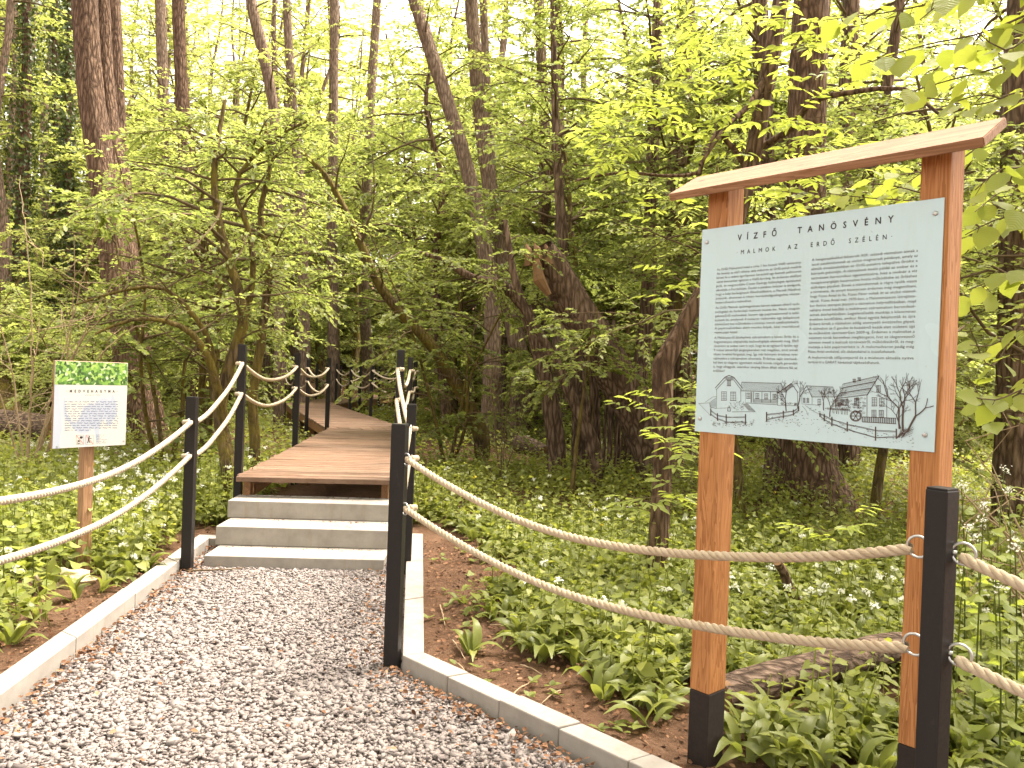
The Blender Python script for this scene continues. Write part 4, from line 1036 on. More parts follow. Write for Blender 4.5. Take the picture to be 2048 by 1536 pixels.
# leaning mossy trunk
pM = down(px_path([(962, 870, 34), (920, 780, 28), (862, 690, 25), (806, 630, 23), (762, 575, 20), (722, 490, 17), (690, 420, 14), (650, 350, 13), (600, 300, 8)], 13, 12.2))
stem_tree('willow_tree', 'thin mossy willow trunk leaning left right of the boardwalk bend', [(pM, 'trunk')], 'bark_moss', crown=crown_on(pM, T_OVAL, 'maple', n_limb=14, t0=.55, limb_len=1.7, elev=.5, n_twig=9, twig_len=.6, lpt=13, leaf=.065))
# willow clump
W1 = down(px_path([(1322, 950, 100), (1280, 840, 90), (1215, 720, 84), (1150, 612, 78), (1100, 525, 70), (1082, 498, 58)], 11, 10.6))
wt = stem_tree('willow_tree', 'massive broken willow trunk leaning left with a torn top', [(W1, 'trunk')], 'bark_dark', sides=20)
mb = MB(); c = W1[-1][:3] + np.array([0, -.02, -.05]); tv = []
for k in range(7):
    a = 2 * math.pi * k / 7; b0 = c + np.array([.17 * math.cos(a), .12 * math.sin(a), -.05 + .04 * math.sin(3 * a)]); V, Fs = tube_vf([b0 - [0, 0, .1], b0 + [-.02, 0, .05], b0 + [-.05, 0, .1 + .16 * ((k * 37) % 5) / 5]], [.07, .05, .008], 5); mb.add(V, Fs)
V, Fs = tube_vf([ond(1072, 520, 10.42), ond(1078, 560, 10.4), ond(1098, 590, 10.42)], [.05, .085, .04], 7); mb.add(V, Fs)
part('torn_top', mb, M['heart'], wt)
for pts, d, lab, kw in (
    ([(1112, 890, 40), (1096, 780, 36), (1074, 690, 33), (1046, 608, 30), (1005, 572, 26), (945, 556, 18), (885, 520, 12), (840, 505, 7)], 11.4, 'curved willow stem bending over to the left beside the broken trunk', dict(n_limb=6, t0=.7, limb_len=.9)),
    ([(1192, 905, 28), (1146, 800, 24), (1108, 715, 22), (1062, 640, 19), (1030, 560, 16), (1010, 440, 10)], 10.7, 'narrow pale-edged willow stem leaning in front of the clump', dict(n_limb=5, t0=.75, limb_len=.8)),
    ([(1162, 850, 38), (1156, 760, 32), (1146, 660, 26), (1130, 520, 24), (1118, 380, 20), (1110, 200, 16), (1105, 0, 10)], 12.2, 'upright willow stem standing behind the leaning ones', dict(n_limb=16, t0=.6, limb_len=1.7)),
    ([(1262, 900, 46), (1272, 800, 38), (1292, 650, 32), (1300, 500, 30), (1304, 350, 27), (1310, 150, 24), (1318, -60, 20), (1320, -350, 10)], 12.6, 'tall dark willow stem rising behind the broken trunk', dict(n_limb=22, t0=.5, limb_len=2.0)),
    ([(1372, 930, 50), (1366, 800, 46), (1352, 600, 42), (1352, 450, 46), (1360, 250, 42), (1372, 0, 38), (1380, -400, 20)], 13.4, 'dark willow trunk seen left of the board, behind the crooked stem', dict(n_limb=22, t0=.45, limb_len=2.2))):
    q = down(px_path(pts, d)); stem_tree('willow_tree', lab, [(q, 'trunk')], 'bark_dark', crown=crown_on(q, T_OVAL, 'maple', elev=.45, n_twig=10, twig_len=.65, lpt=13, leaf=.07, tint=-.12, **kw))
for i in range(9):
    x = 1180 + i * 7 + r1.uniform(-4, 4); q = down(px_path([(x, 880, 8), (x + r1.uniform(-6, 8), 760, 7), (x + r1.uniform(-10, 14), 640, 5)], 11.6 + r1.uniform(-.3, .3)))
    stem_tree('willow_sapling', 'thin upright willow rod in the clump beside the broken trunk', [(q, 'trunk')], 'bark_dark', group='willow rods in the clump', sides=8)
# crooked tree left of the board, passing behind it
pT = down(px_path([(1305, 1165, 52), (1316, 1080, 44), (1324, 950, 40), (1326, 830, 40), (1324, 730, 46), (1348, 685, 38), (1400, 590, 34), (1462, 470, 36), (1498, 350, 36), (1522, 230, 36), (1545, 110, 34), (1562, 0, 32), (1580, -200, 26), (1590, -420, 14)], 6.2, 6.6))
pT2 = px_path([(1500, 345, 16), (1470, 300, 13), (1435, 262, 12), (1408, 310, 11), (1400, 345, 9), (1330, 352, 7), (1240, 345, 6), (1150, 362, 4)], 6.45, 6.2)
pT3 = px_path([(1535, 150, 18), (1500, 210, 13), (1455, 250, 10), (1400, 330, 7)], 6.5, 6.1)
pT4 = px_path([(1510, 300, 14), (1580, 260, 15), (1620, 205, 14), (1700, 185, 12), (1810, 178, 9), (1880, 230, 7), (1940, 215, 4)], 6.5, 5.2)
w, l = Wood(), Leaves()
def pinnate(r, lv, wood, base, d, n=5, L=.24, leaf=.095, tint=.15):
    d = nrm(np.array(d, float)); side = nrm(np.cross(d, [0, 0, 1.0])); tip = base + d * L - np.array([0, 0, .1 * L]); wood.limb([base, (base + tip) / 2 + [0, 0, .01], tip], [.003, .0022, .0015], 3)
    nn = np.array([0, 0, 1.0]) + r.normal(0, .45, 3); u = np.repeat(np.linspace(.4, .85, n // 2), 2); sg_ = np.tile([1, -1], n // 2)
    P = base + (tip - base) * u[:, None]; D = d * .5 + side * sg_[:, None] * .9 + r.normal(0, .12, (len(u), 3)) - [0, 0, .25]
    lv.add(P, D, nn, leaf * r.uniform(.8, 1.15, len(u)), np.clip(r.normal(.5 + tint, .2, len(u)), 0, 1)); lv.add(tip[None], d[None] - [0, 0, .3], nn, leaf * 1.15, .7)
def elder_spray(px, py, d, n, rad):
    for _ in range(n):
        b = ond(px + r1.normal(0, rad), py + r1.normal(0, rad * .7), d + r1.normal(0, .25)); a = r1.uniform(0, 6.283); pinnate(r1, l, w, b, (math.cos(a), math.sin(a), r1.uniform(-.1, .5)), int(r1.choice([4, 6, 6])))
for s in ((1450, 40, 5.8, 26, 60), (1600, 60, 5.9, 16, 45), (1240, 250, 6.0, 26, 55), (1300, 215, 6.1, 18, 50), (1640, 330, 5.6, 22, 45), (1600, 250, 5.8, 18, 40), (1500, 150, 6.2, 16, 55), (1390, 130, 6.2, 20, 60),
          (1345, 800, 5.9, 12, 28), (1375, 860, 5.7, 14, 30), (1330, 570, 6.2, 9, 35), (1380, 905, 5.7, 10, 25), (1285, 1010, 5.9, 8, 24), (1350, 1000, 5.8, 8, 25), (1230, 310, 6.0, 16, 40), (1560, 400, 5.8, 12, 35), (1700, 130, 6.2, 18, 50), (1460, 250, 6.3, 18, 50), (1350, 420, 6.3, 12, 40), (1660, 1060, 5.2, 6, 30)):
    elder_spray(*s)
stem_tree('elder_tree', 'crooked elder trunk bending behind the board with fresh bright leaves', [(pT, 'trunk'), (pT2, 'stem'), (pT3, 'stem'), (pT4, 'stem')], 'bark', crown=(w, l, T_LANCE, 'elder'))
# large trunks behind the board
pG = down(px_path([(1628, 1030, 170), (1622, 960, 118), (1618, 880, 98), (1612, 700, 88), (1610, 500, 84), (1612, 300, 80), (1618, 100, 76), (1624, -60, 72), (1630, -400, 60), (1640, -800, 40), (1650, -1100, 20)], 9.6))
stem_tree('alder_tree', 'large straight dark alder trunk standing behind the board', [(pG, 'trunk')], 'bark', sides=22, crown=high_crown(pG, 5, .6, 3.0, 18))
for pts, d, lab, kw in (
    ([(1558, 1000, 80), (1562, 900, 66), (1556, 760, 58), (1540, 560, 50), (1530, 420, 44), (1528, 250, 40), (1520, 0, 34), (1510, -350, 20)], 10.4, 'grey trunk just left of the large alder behind the board', dict(n_limb=26, t0=.45)),
    ([(1700, 900, 46), (1690, 700, 42), (1688, 500, 40), (1690, 300, 38), (1696, 150, 36), (1705, -60, 32), (1715, -400, 18)], 12.5, 'ivy-dark trunk right of the large alder behind the board', dict(n_limb=24, t0=.35)),
    ([(1660, 860, 34), (1690, 620, 30), (1722, 430, 28), (1752, 290, 26), (1780, 130, 24), (1800, 0, 20), (1830, -250, 10)], 11.4, 'slanting dark stem above the middle of the roof board', dict(n_limb=20, t0=.4)),
    ([(2030, 1010, 90), (2028, 800, 76), (2030, 560, 68), (2034, 320, 64), (2040, 150, 60), (2050, -60, 54), (2060, -400, 30)], 8.6, 'dark trunk at the right edge behind the hazel leaves', dict(n_limb=24, t0=.35)),
    ([(1860, 1000, 22), (1830, 850, 18), (1812, 700, 16), (1800, 520, 12), (1790, 380, 8)], 8.0, 'slim stem under the hazel between the board posts', dict(n_limb=18, t0=.3))):
    q = down(px_path(pts, d)); stem_tree('understory_tree', lab, [(q, 'trunk')], 'bark_dark', crown=crown_on(q, T_OVAL, 'maple', limb_len=1.8, elev=.4, n_twig=8, twig_len=.7, lpt=12, leaf=.075, tint=.1, **kw))
# trunks higher up in the middle
for pts, d, lab in (
    ([(1040, 740, 40), (1010, 560, 36), (985, 400, 32), (965, 260, 31), (950, 120, 29), (940, -40, 27), (930, -400, 16)], 18, 'pinkish alder trunk in the upper middle, above the mossy leaning stem'),
    ([(1005, 640, 24), (990, 420, 20), (978, 250, 18), (970, 100, 17), (966, -60, 16), (960, -400, 8)], 20, 'slim trunk hugging the pinkish alder in the upper middle'),
    ([(1090, 720, 32), (1090, 450, 28), (1088, 250, 24), (1082, 100, 22), (1076, -60, 21), (1070, -400, 12)], 19, 'alder trunk left of the pair above the broken willow'),
    ([(1120, 700, 34), (1122, 450, 28), (1118, 250, 26), (1114, 100, 25), (1110, -60, 24), (1105, -400, 12)], 18, 'alder trunk right of the pair above the broken willow'),
    ([(985, 640, 36), (960, 450, 32), (925, 300, 30), (890, 190, 29), (858, 95, 28), (832, 10, 27), (800, -80, 24), (740, -260, 16)], 17, 'dark leaning trunk crossing the pale sky at the top'),
    ([(735, 760, 24), (728, 560, 22), (730, 430, 21), (742, 200, 19), (752, 40, 18), (758, -80, 17), (765, -400, 10)], 29, 'straight trunk rising right of the far boardwalk posts'),
    ([(668, 740, 26), (664, 500, 22), (666, 300, 20), (668, 100, 19), (670, -80, 18), (672, -400, 9)], 24, 'straight trunk rising over the far end of the boardwalk'),
    ([(610, 730, 24), (606, 520, 22), (600, 380, 20), (585, 200, 18), (575, 50, 17), (570, -80, 16)], 23, 'trunk above the left bend of the boardwalk'),
    ([(560, 720, 24), (556, 500, 22), (550, 250, 20), (530, 120, 24), (505, 20, 22), (490, -80, 18)], 20, 'bent trunk above the crooked elder'),
    ([(330, 700, 26), (332, 500, 24), (328, 250, 22), (322, 60, 22), (320, -80, 20)], 24, 'trunk between the twin alder and the elder')):
    q = down(px_path(pts, d)); stem_tree('alder_tree', lab, [(q, 'trunk')], 'bark_far', crown=crown_on(q, T_RHOMB, 'far', n_limb=8, t0=.6, limb_len=2.0, elev=.4, droop=.5, n_twig=9, twig_len=.9, lpt=11, leaf=.10))

# ------------------------------------------------------------------ repeated trees and shrubs
def variant_small(seed, h, R, t0, tmpl, lmat, wood='bark_moss', nl=26, leaf=.068, nt=11, lpt=14, stems=1, tint=0.0, elev=.35):
    r = np.random.default_rng(seed); wt, w, l = Wood(), Wood(), Leaves()
    for k in range(stems):
        a = r.uniform(0, 6.283); lean = (.12 if stems == 1 else .3) * h; P = []; n = 6
        for i in range(n):
            t = i / (n - 1); P.append([lean * t ** 1.3 * math.cos(a) + r.normal(0, .04) * h * .3, lean * t ** 1.3 * math.sin(a) + r.normal(0, .04) * h * .3, -.1 + h * .86 * t, .012 * h * (1 - .8 * t) * (1 if stems == 1 else .6)])
        P = np.array(P); P[0, :2] *= 0.3; wt.trunk(P, sides=10, flare=.3)
        grow(r, P, w, l, n_limb=nl // stems, t0=t0, limb_len=R, elev=elev, droop=.5, n_twig=nt, twig_len=R * .38, lpt=lpt, leaf=leaf, tint=tint)
    return [('trunk', wt.mesh('trunk'), M[wood]), ('branches', w.mesh('branches'), M['twig']), ('crown', l.mesh('crown', tmpl), M[lmat])]
def variant_tall(seed, h, R, t0, nl=34, leaf=.14, lmat='far'):
    r = np.random.default_rng(seed); wt, w, l = Wood(), Wood(), Leaves(); n = 7; P = []
    for i in range(n):
        t = i / (n - 1); P.append([r.normal(0, .12) * t * 3, r.normal(0, .12) * t * 3, -.2 + h * t, .16 * (1 - .8 * t)])
    P = np.array(P); wt.trunk(P, sides=12, step=.5); grow(r, P, w, l, n_limb=nl * 2 // 3, t0=t0, limb_len=R, elev=.5, droop=.5, n_twig=11, twig_len=1.1, lpt=11, leaf=leaf, twigs=False, profile=lambda t: .45 + .6 * math.sin(math.pi * min(1, max(0, (t - t0) / (1 - t0)))))
    return [('trunk', wt.mesh('trunk'), M['bark_far']), ('branches', w.mesh('branches'), M['twig']), ('crown', l.mesh('crown', T_RHOMB), M[lmat])]
SM = [variant_small(21, 5.0, 1.9, .28, T_MAPLE, 'maple', nl=30, nt=12), variant_small(22, 5.6, 2.1, .3, T_OVAL, 'maple', nl=30, nt=12, leaf=.074, tint=.08), variant_small(23, 4.2, 1.7, .22, T_MAPLE, 'maple', nl=30, nt=11, stems=3, leaf=.07), variant_small(24, 5.4, 2.0, .3, T_OVAL, 'maple', nl=30, leaf=.08, tint=.15)]
BU = [variant_small(31, 2.2, 1.25, .06, T_OVAL, 'maple', nl=28, nt=9, lpt=12, leaf=.075, stems=4, tint=.1, elev=.5), variant_small(32, 2.6, 1.35, .08, T_OVAL, 'maple', nl=28, nt=9, lpt=12, leaf=.07, stems=4, tint=0, elev=.5), variant_small(33, 1.9, 1.2, .05, T_HEART, 'maple', nl=28, nt=9, lpt=11, leaf=.07, stems=4, tint=.2, elev=.5)]
SD = [variant_small(61, 13.0, 3.0, .42, T_OVAL, 'maple', wood='bark', nl=40, nt=12, leaf=.115, tint=.05), variant_small(62, 12.0, 2.8, .46, T_OVAL, 'maple', wood='bark', nl=40, nt=12, leaf=.11, tint=0)]
SF = [variant_small(25, 5.2, 2.0, .15, T_RHOMB, 'far', nl=30, nt=11, leaf=.085, elev=.45), variant_small(26, 5.6, 2.1, .2, T_OVAL, 'far', nl=30, nt=11, leaf=.085, elev=.45)]
TB = [variant_tall(44, 18, 3.3, .3, nl=54, leaf=.2), variant_tall(45, 16, 3.1, .2, nl=54, leaf=.19)]
TC = [variant_tall(46, 20, 2.2, .5, nl=18, leaf=.13), variant_tall(47, 18, 2.0, .4, nl=18, leaf=.13)]
TA = [variant_tall(41, 17, 2.9, .30), variant_tall(42, 19, 3.1, .38), variant_tall(43, 15, 2.7, .22)]
SH = [variant_small(27, 7.0, 2.1, .5, T_MAPLE, 'maple', nl=34, nt=12, leaf=.075, tint=-.1), variant_small(28, 7.4, 2.2, .52, T_OVAL, 'maple', nl=34, nt=12, leaf=.08, tint=-.05)]  # leaf tint lowered: shade put into the crown colour
r2 = np.random.default_rng(5)
small = [  # px, depth, variant, scale, label
    (400, 11.5, 1, 1.0, 'leafy maple rising left of the first boardwalk bend'),
    (900, 12.5, 2, 1.05, 'leafy young maple right of the boardwalk'),
    (1000, 19.0, 0, 1.5, 'maple between the boardwalk and the willow clump'),
    (1120, 20.5, 3, 1.6, 'maple filling the space above the broken willow'),
    (330, 11.0, 2, 1.15, 'bushy maple between the twin alder and the elder'),
    (420, 12.8, 1, 1.1, 'maple behind the crooked elder'),
    (420, 17.5, 3, 1.2, 'bright maple left of the far boardwalk'),
    (1240, 19.5, 0, 1.6, 'tall dark maple above the willow clump'),
    (1440, 14.0, 2, 1.4, 'maple left of the board behind the crooked elder trunk'),
    (1500, 8.6, 1, .85, 'young maple behind the left board post'),
    (1760, 9.0, 3, 1.0, 'bright maple behind the board, right of the large alder'),
    (1900, 11.0, 1, 1.2, 'maple behind the right board post'),
    (1330, 20.0, 3, 1.6, 'tall maple far behind the crooked elder trunk'),
    (640, 30, 1, 1.5, 'maple beyond the middle stretch of the boardwalk'),
    (160, 13.5, 2, .75, 'low maple left of the twin alder'),
    (2100, 7.0, 3, .9, 'bright maple at the right edge behind the rope'),
    (1640, 14.0, 2, 1.4, 'maple far behind the middle of the board'),
    (900, 21.0, 3, 1.5, 'bright maple under the dark leaning trunk')]
for px, d, k, s, lab in small: put('maple_tree', SM[k], lab, 'tree', at(px, d), r2.uniform(0, 6.28), s, 'young maples of the understory')
for px, d, k, s, lab in ((380, 16.5, 1, 1.75, 'tall full maple right of the twin alder'), (560, 19.5, 3, 1.8, 'tall full maple above the left bend of the boardwalk'), (830, 19, 0, 1.9, 'tall full maple above the right front posts of the deck'),
        (960, 20.5, 1, 1.9, 'tall full maple behind the pinkish alder'), (1080, 21, 3, 1.9, 'tall full maple behind the pair of alders'), (1200, 18.5, 1, 1.8, 'tall full maple high above the broken willow'), (1330, 19.5, 0, 2.0, 'tall full maple above the crooked elder stem'),
        (1450, 17, 3, 1.8, 'tall full maple above the left end of the roof board'), (1700, 17.5, 1, 1.9, 'tall full maple above the middle of the roof board'), (1880, 16.5, 3, 1.8, 'tall full maple above the right end of the roof board'), (700, 25, 1, 2.1, 'tall full maple beyond the far deck stretch'), (250, 20, 3, 1.7, 'tall full maple behind the twin alder')):
    put('maple_tree', SM[k], lab, 'tree', at(px, d + 7), r2.uniform(0, 6.28), s * 1.25, 'tall maples of the wood')
put('maple_tree', variant_small(29, 2.9, 1.3, .74, T_MAPLE, 'maple', nl=12, nt=9, leaf=.062, elev=.0), 'small maple with flat leaf layers in front of the willow clump', 'tree', at(1150, 9.6), .4, 1.0, 'young maples of the understory')
for k, (px, d, s, lab) in enumerate(((1190, 13.2, 1.1, 'maple with shade tinted into its leaves, spreading above the willow clump'), (1310, 12.2, 1.05, 'maple with shade-tinted leaves and flat sprays left of the roof board'), (1440, 10.4, 1.0, 'maple with shade-tinted leaves over the left end of the roof board'))):
    put('maple_tree', SH[k % 2], lab, 'tree', at(px, d), r2.uniform(0, 6.28), s, 'maples with high crowns')
n = 0
for i in range(400):                       # shrubs on the slope and under the trees
    if n >= 92: break
    d = r2.uniform(15, 42); px = r2.uniform(-250, 2250) if n % 2 else r2.uniform(-250, 950); p = at(px, d)
    if path_dist(p[0], p[1]) < (3.4 if d < 30 else 2.2): continue
    if 560 < px < 840 and d < 21: continue
    put('shrub', BU[n % 3], 'leafy green shrub on the woodland floor and slope', 'shrub', p, r2.uniform(0, 6.28), r2.uniform(.8, 1.3) + d * .016, 'shrubs among the far trunks'); n += 1
n = 0
for i in range(800):
    if n >= 96: break
    d = 20 + 48 * r2.random() ** .8; px = r2.uniform(-350, 2400)
    if n > 64: d = r2.uniform(30, 66); px = r2.uniform(-350, 1900)
    p = at(px, d)
    if path_dist(p[0], p[1]) < 1.8: continue
    put('alder_tree', TB[n % 2] if n > 64 else TA[n % 3], 'slender alder in the far wood with yellow-green leaves', 'tree', p, r2.uniform(0, 6.28), r2.uniform(.8, 1.25), 'far alder trees'); n += 1
n = 0
for i in range(400):
    if n >= 62: break
    d = r2.uniform(20, 50); px = r2.uniform(-300, 2350) if n % 3 else r2.uniform(900, 2300)
    if n > 44: px = r2.uniform(250, 1050); d = r2.uniform(27, 46)
    p = at(px, d)
    if path_dist(p[0], p[1]) < 3.2 or (540 < px < 840 and d < 27): continue
    put('maple_tree', SF[n % 2], 'pale green maple filling the background between the far trunks', 'tree', p, r2.uniform(0, 6.28), r2.uniform(1.2, 1.7) + d * .008, 'background maples'); n += 1
n = 0
for i in range(400):
    if n >= 40: break
    d = r2.uniform(40, 66); px = r2.uniform(-450, 2450) if n % 3 else r2.uniform(850, 2100); p = at(px, d); sc_ = r2.uniform(3.0, 4.0) if px > 820 else r2.uniform(1.9, 2.7)
    if path_dist(p[0], p[1]) < 4: continue
    put('maple_tree', SF[n % 2], 'broad pale tree closing the view at the back of the wood', 'tree', p, r2.uniform(0, 6.28), sc_ * 1.1, 'broad trees at the back of the wood'); n += 1
n = 0
for i in range(400):
    if n >= 44: break
    d = r2.uniform(26, 58); px = r2.uniform(-150, 1150); p = at(px, d)
    if path_dist(p[0], p[1]) < 2.2: continue
    put('alder_tree', TC[n % 2], 'thin pale straight trunk in the upper left of the far wood', 'tree', p, r2.uniform(0, 6.28), r2.uniform(.8, 1.1), 'thin pale trunks of the far wood'); n += 1
for k, (px, d, lab) in enumerate(((900, 21, 'tall maple with a full crown behind the dark leaning trunk'), (1050, 19, 'tall maple with a full crown left of the alder pair'), (1190, 21, 'tall maple with a full crown right of the alder pair'),
        (1330, 18, 'tall maple with a full crown high above the crooked elder'), (1480, 20, 'tall maple with a full crown at the top, left of the large alder'), (1700, 17.5, 'tall maple with a full crown at the top, right of the large alder'), (1850, 20, 'tall maple with a full crown behind the hazel leaves'), (2050, 17, 'tall maple with a full crown in the right corner'))):
    put('maple_tree', SD[k % 2], lab, 'tree', at(px, d), k * 1.3, 1.0, 'tall maples closing the canopy')
# unseen alders added around the camera to shade the clearing
for k, (x, y, s) in enumerate(((-5.2, 1.2, .95), (-3.0, -2.5, 1.0), (1.0, -3.5, 1.05), (4.5, -2.0, .95), (6.0, 1.5, 1.0), (-8, -4, 1.1), (9, -4, 1.1), (-2, -8, 1.1), (5, -8, 1.1), (5.6, 5.2, .8))):
    put('alder_tree', TB[k % 2], 'unseen alder added behind and beside the visitor to shade the clearing', 'tree', (x, y, float(ground(x, y))), k * 1.7, s, 'unseen alders added for shade')
# ivy-clad trunks on the slope at the left
for i, (px, d, s, lab) in enumerate(((22, 24, .9, 'ivy-covered trunk at the left edge on the slope'), (92, 27, .75, 'ivy-covered trunk left of the narrow ivy column'), (128, 25, .6, 'narrow ivy-covered trunk left of the twin alder'))):
    b = at(px, d); h = 13.0; P = np.array([[b[0] + .2 * math.sin(t * 3 + i), b[1], b[2] - .2 + h * t, .22 * s * (1 - .5 * t)] for t in np.linspace(0, 1, 8)]); l = Leaves(); m_ = 4200
    t = r2.random(m_) ** 1.1 * .96; Q = spline(P, .4); q = Q[(t * (len(Q) - 1)).astype(int)]; a = r2.uniform(0, 6.283, m_); rr = q[:, 3] + r2.gamma(2, .13, m_) * s
    pos = q[:, :3] + np.stack([np.cos(a) * rr, np.sin(a) * rr, r2.normal(0, .2, m_)], -1); out = np.stack([np.cos(a), np.sin(a), np.full(m_, .4)], -1)
    l.add(pos, np.stack([r2.normal(0, .5, m_), r2.normal(0, .5, m_), np.full(m_, -.8)], -1), out + r2.normal(0, .3, (m_, 3)), r2.uniform(.07, .12, m_)); rt = stem_tree('ivy_tree', lab, [(P, 'trunk')], 'bark'); link('ivy', l.mesh('ivy', T_HEART, np.array(rt.location)), M['ivy'], rt)

# ------------------------------------------------------------------ hazel with large leaves, upper right
def leaf_mesh(seed, wid=.82):
    r = np.random.default_rng(seed); n = 9; V = [(0, 0, 0)]; L = []; Rr = []
    for s in (1, -1):
        for i in range(1, n):
            t = i / n; w = wid * .5 * (math.sin(math.pi * t ** .85) ** .75) * (1 + (.05 if i % 2 else -.04)); V.append((s * w, t * .98, .10 * w - .12 * t * t + r.normal(0, .012)))
    V.append((0, 1.04, -.14)); mids = []
    for i in range(1, n): t = i / n; V.append((0, t, -.12 * t * t - .02))
    V = np.array(V); tip = 2 * (n - 1) + 1; mid = lambda i: 0 if i == 0 else (tip if i == n else tip + i)
    def rim(s, i): return 0 if i == 0 else (tip if i == n else (i if s > 0 else n - 1 + i))
    Fs = []
    for s in (1, -1):
        for i in range(n):
            q = [mid(i), rim(s, i), rim(s, i + 1), mid(i + 1)]; q = list(dict.fromkeys(q)); q = q if s > 0 else q[::-1]
            if len(q) > 2: Fs.append(tuple(q))
    mb = MB(); mb.add(V, Fs); me = mb.mesh('leaf'); me.materials.append(M['hazel'])
    at_ = me.attributes.new('tint', 'FLOAT', 'POINT'); at_.data.foreach_set('value', np.full(len(V), .3 + .12 * (seed % 5), dtype=np.float32))
    me.polygons.foreach_set('use_smooth', np.ones(len(me.polygons), dtype=bool)); return me
HL = [leaf_mesh(s, w) for s, w in ((0, .82), (1, .9), (2, .76), (3, .86), (4, .8))]
def place_leaf(root, meshes, name, p, d, nn, size, k):
    d = nrm(d); x = nrm(np.cross(d, nn)); z = np.cross(x, d); o = bpy.data.objects.new(name, meshes[k % len(meshes)]); COL.objects.link(o); o.parent = root; q = p - np.array(root.location)
    o.matrix_local = Matrix(((x[0] * size, d[0] * size, z[0] * size, q[0]), (x[1] * size, d[1] * size, z[1] * size, q[1]), (x[2] * size, d[2] * size, z[2] * size, q[2]), (0, 0, 0, 1)))
hz = thing('hazel_bush', 'hazel bush with large translucent yellow-green leaves over the right corner', 'bush', (2.75, 3.7, float(ground(2.75, 3.7))))
w = Wood(); hb = np.array(hz.location); r3 = np.random.default_rng(9); k = 0
main = [hb - [0, 0, .1], hb + [-.05, .1, 1.0], ond(2150, 300, 3.6), ond(2130, -100, 3.5)]; w.limb(spline(main, .2), np.linspace(.03, .015, len(spline(main, .2))), 7)
twigs = [([(2160, -90), (1960, -20), (1800, 20), (1650, 40)], 3.4, 16), ([(2160, -20), (1980, 60), (1850, 90), (1720, 130)], 3.2, 16), ([(2160, 60), (2010, 130), (1900, 160), (1800, 190)], 3.3, 13),
         ([(2160, 150), (2040, 200), (1960, 190), (1870, 220)], 3.5, 11), ([(2170, 270), (2060, 330), (2000, 340), (1950, 380)], 3.0, 9), ([(2170, 380), (2070, 420), (1990, 440), (1930, 470)], 3.1, 10),
         ([(2170, 500), (2060, 540), (1990, 560), (1935, 580)], 3.2, 10), ([(2170, 620), (2060, 650), (1985, 690), (1940, 690)], 3.3, 10), ([(2170, 760), (2070, 770), (1990, 800), (1935, 790)], 3.1, 9),
         ([(1960, 430), (1850, 405), (1730, 395), (1640, 385)], 4.3, 11), ([(2000, 260), (1900, 330), (1800, 350), (1720, 370)], 4.5, 9), ([(2170, -120), (2050, -60), (1930, -30), (1840, 40)], 2.9, 11), ([(2180, 30), (2080, 60), (2010, 100), (1950, 60)], 2.8, 9)]
for pts, d, nl in twigs + [([(px, py + r3.uniform(-45, 45)) for px, py in pts], d + r3.uniform(.1, .5), nl) for pts, d, nl in twigs]:
    P = spline([ond(px, py, d + r3.normal(0, .08)) for px, py in pts], .05); w.limb(P, np.linspace(.006, .002, len(P)), 5)
    for i in range(nl):
        t = .12 + .88 * (i + r3.random() * .6) / nl; j = min(len(P) - 2, int(t * (len(P) - 1))); td = nrm(P[j + 1] - P[j]); s = 1 if i % 2 else -1; side = nrm(np.cross(td, [0, 0, 1.0])) * s
        dd = td * r3.uniform(.2, .8) + side * r3.uniform(.4, 1) + np.array([0, 0, r3.uniform(-.9, .05)]); q = P[j] + nrm(dd) * .012 + r3.normal(0, .015, 3); w.limb([P[j], q], [.0018, .0012], 3)
        place_leaf(hz, HL, 'leaf', q, dd, np.array([r3.normal(0, .5), -.35 + r3.normal(0, .4), 1.0]), r3.uniform(.08, .118), k); k += 1
link('branches', w.mesh('branches', hb), M['twig'], hz)

# ------------------------------------------------------------------ woodland floor
r4 = np.random.default_rng(17)
def bare(x, y):
    """0..1 chance that a plant grows here"""
    k = np.ones_like(x)
    k[in_poly(x, y, GRAVEL)] = 0
    pd = poly_dist(x, y, GRAVEL); wob = 0.16 * np.sin(3.1 * x + 2.3 * y) + .1 * np.sin(7 * x - 5 * y)
    right = x > -0.85
    lim = np.where(right, 0.62 + 0.3 * np.clip((5.2 - y) / 2, -0.7, 0.3) + wob * 1.3, 0.22 + wob * .7)
    k *= np.clip((pd - lim) / 0.18, 0, 1)
    k[pd < 0.17] = 0
    k[path_dist(x, y) < 0.72] = 0
    k[(np.hypot(x + 2.97, y - 5.3) < .3) | (np.hypot(x + 2.72, y - 4.85) < .24)] = 0      # the rock lies open
    k[(seg_dist(x, y, (0.93, 3.62), (2.3, 4.12)) < .2)] *= .12                               # and the log
    return k
def scatter_ground(n, d0, d1, pw, a0=-0.92, a1=0.92):
    d = d0 + (d1 - d0) * r4.random(n) ** pw; x = r4.uniform(a0, a1, n) * d; y = d
    m = r4.random(n) < bare(x, y); x, y = x[m], y[m]
    return np.stack([x, y, ground(x, y)], -1)
lv_r, lv_h, lv_g, fl, fy, st_ = Leaves(), Leaves(), Leaves(), Leaves(), Leaves(), Leaves()
def umbel(p, R, n, size, dest=None):
    m = len(p); a = r4.normal(0, 1, (m, n, 3)); a[..., 2] = np.abs(a[..., 2]) * .8; a = nrm(a); q = (p[:, None] + a * R * r4.uniform(.6, 1.1, (m, n, 1))).reshape(-1, 3)
    D = r4.normal(0, 1, (m * n, 3)); (dest or fl).add(q, D, a.reshape(-1, 3) + .2 * r4.normal(0, 1, (m * n, 3)), size * r4.uniform(.7, 1.3, m * n), np.clip(r4.normal(.7, .25, m * n), 0, 1))
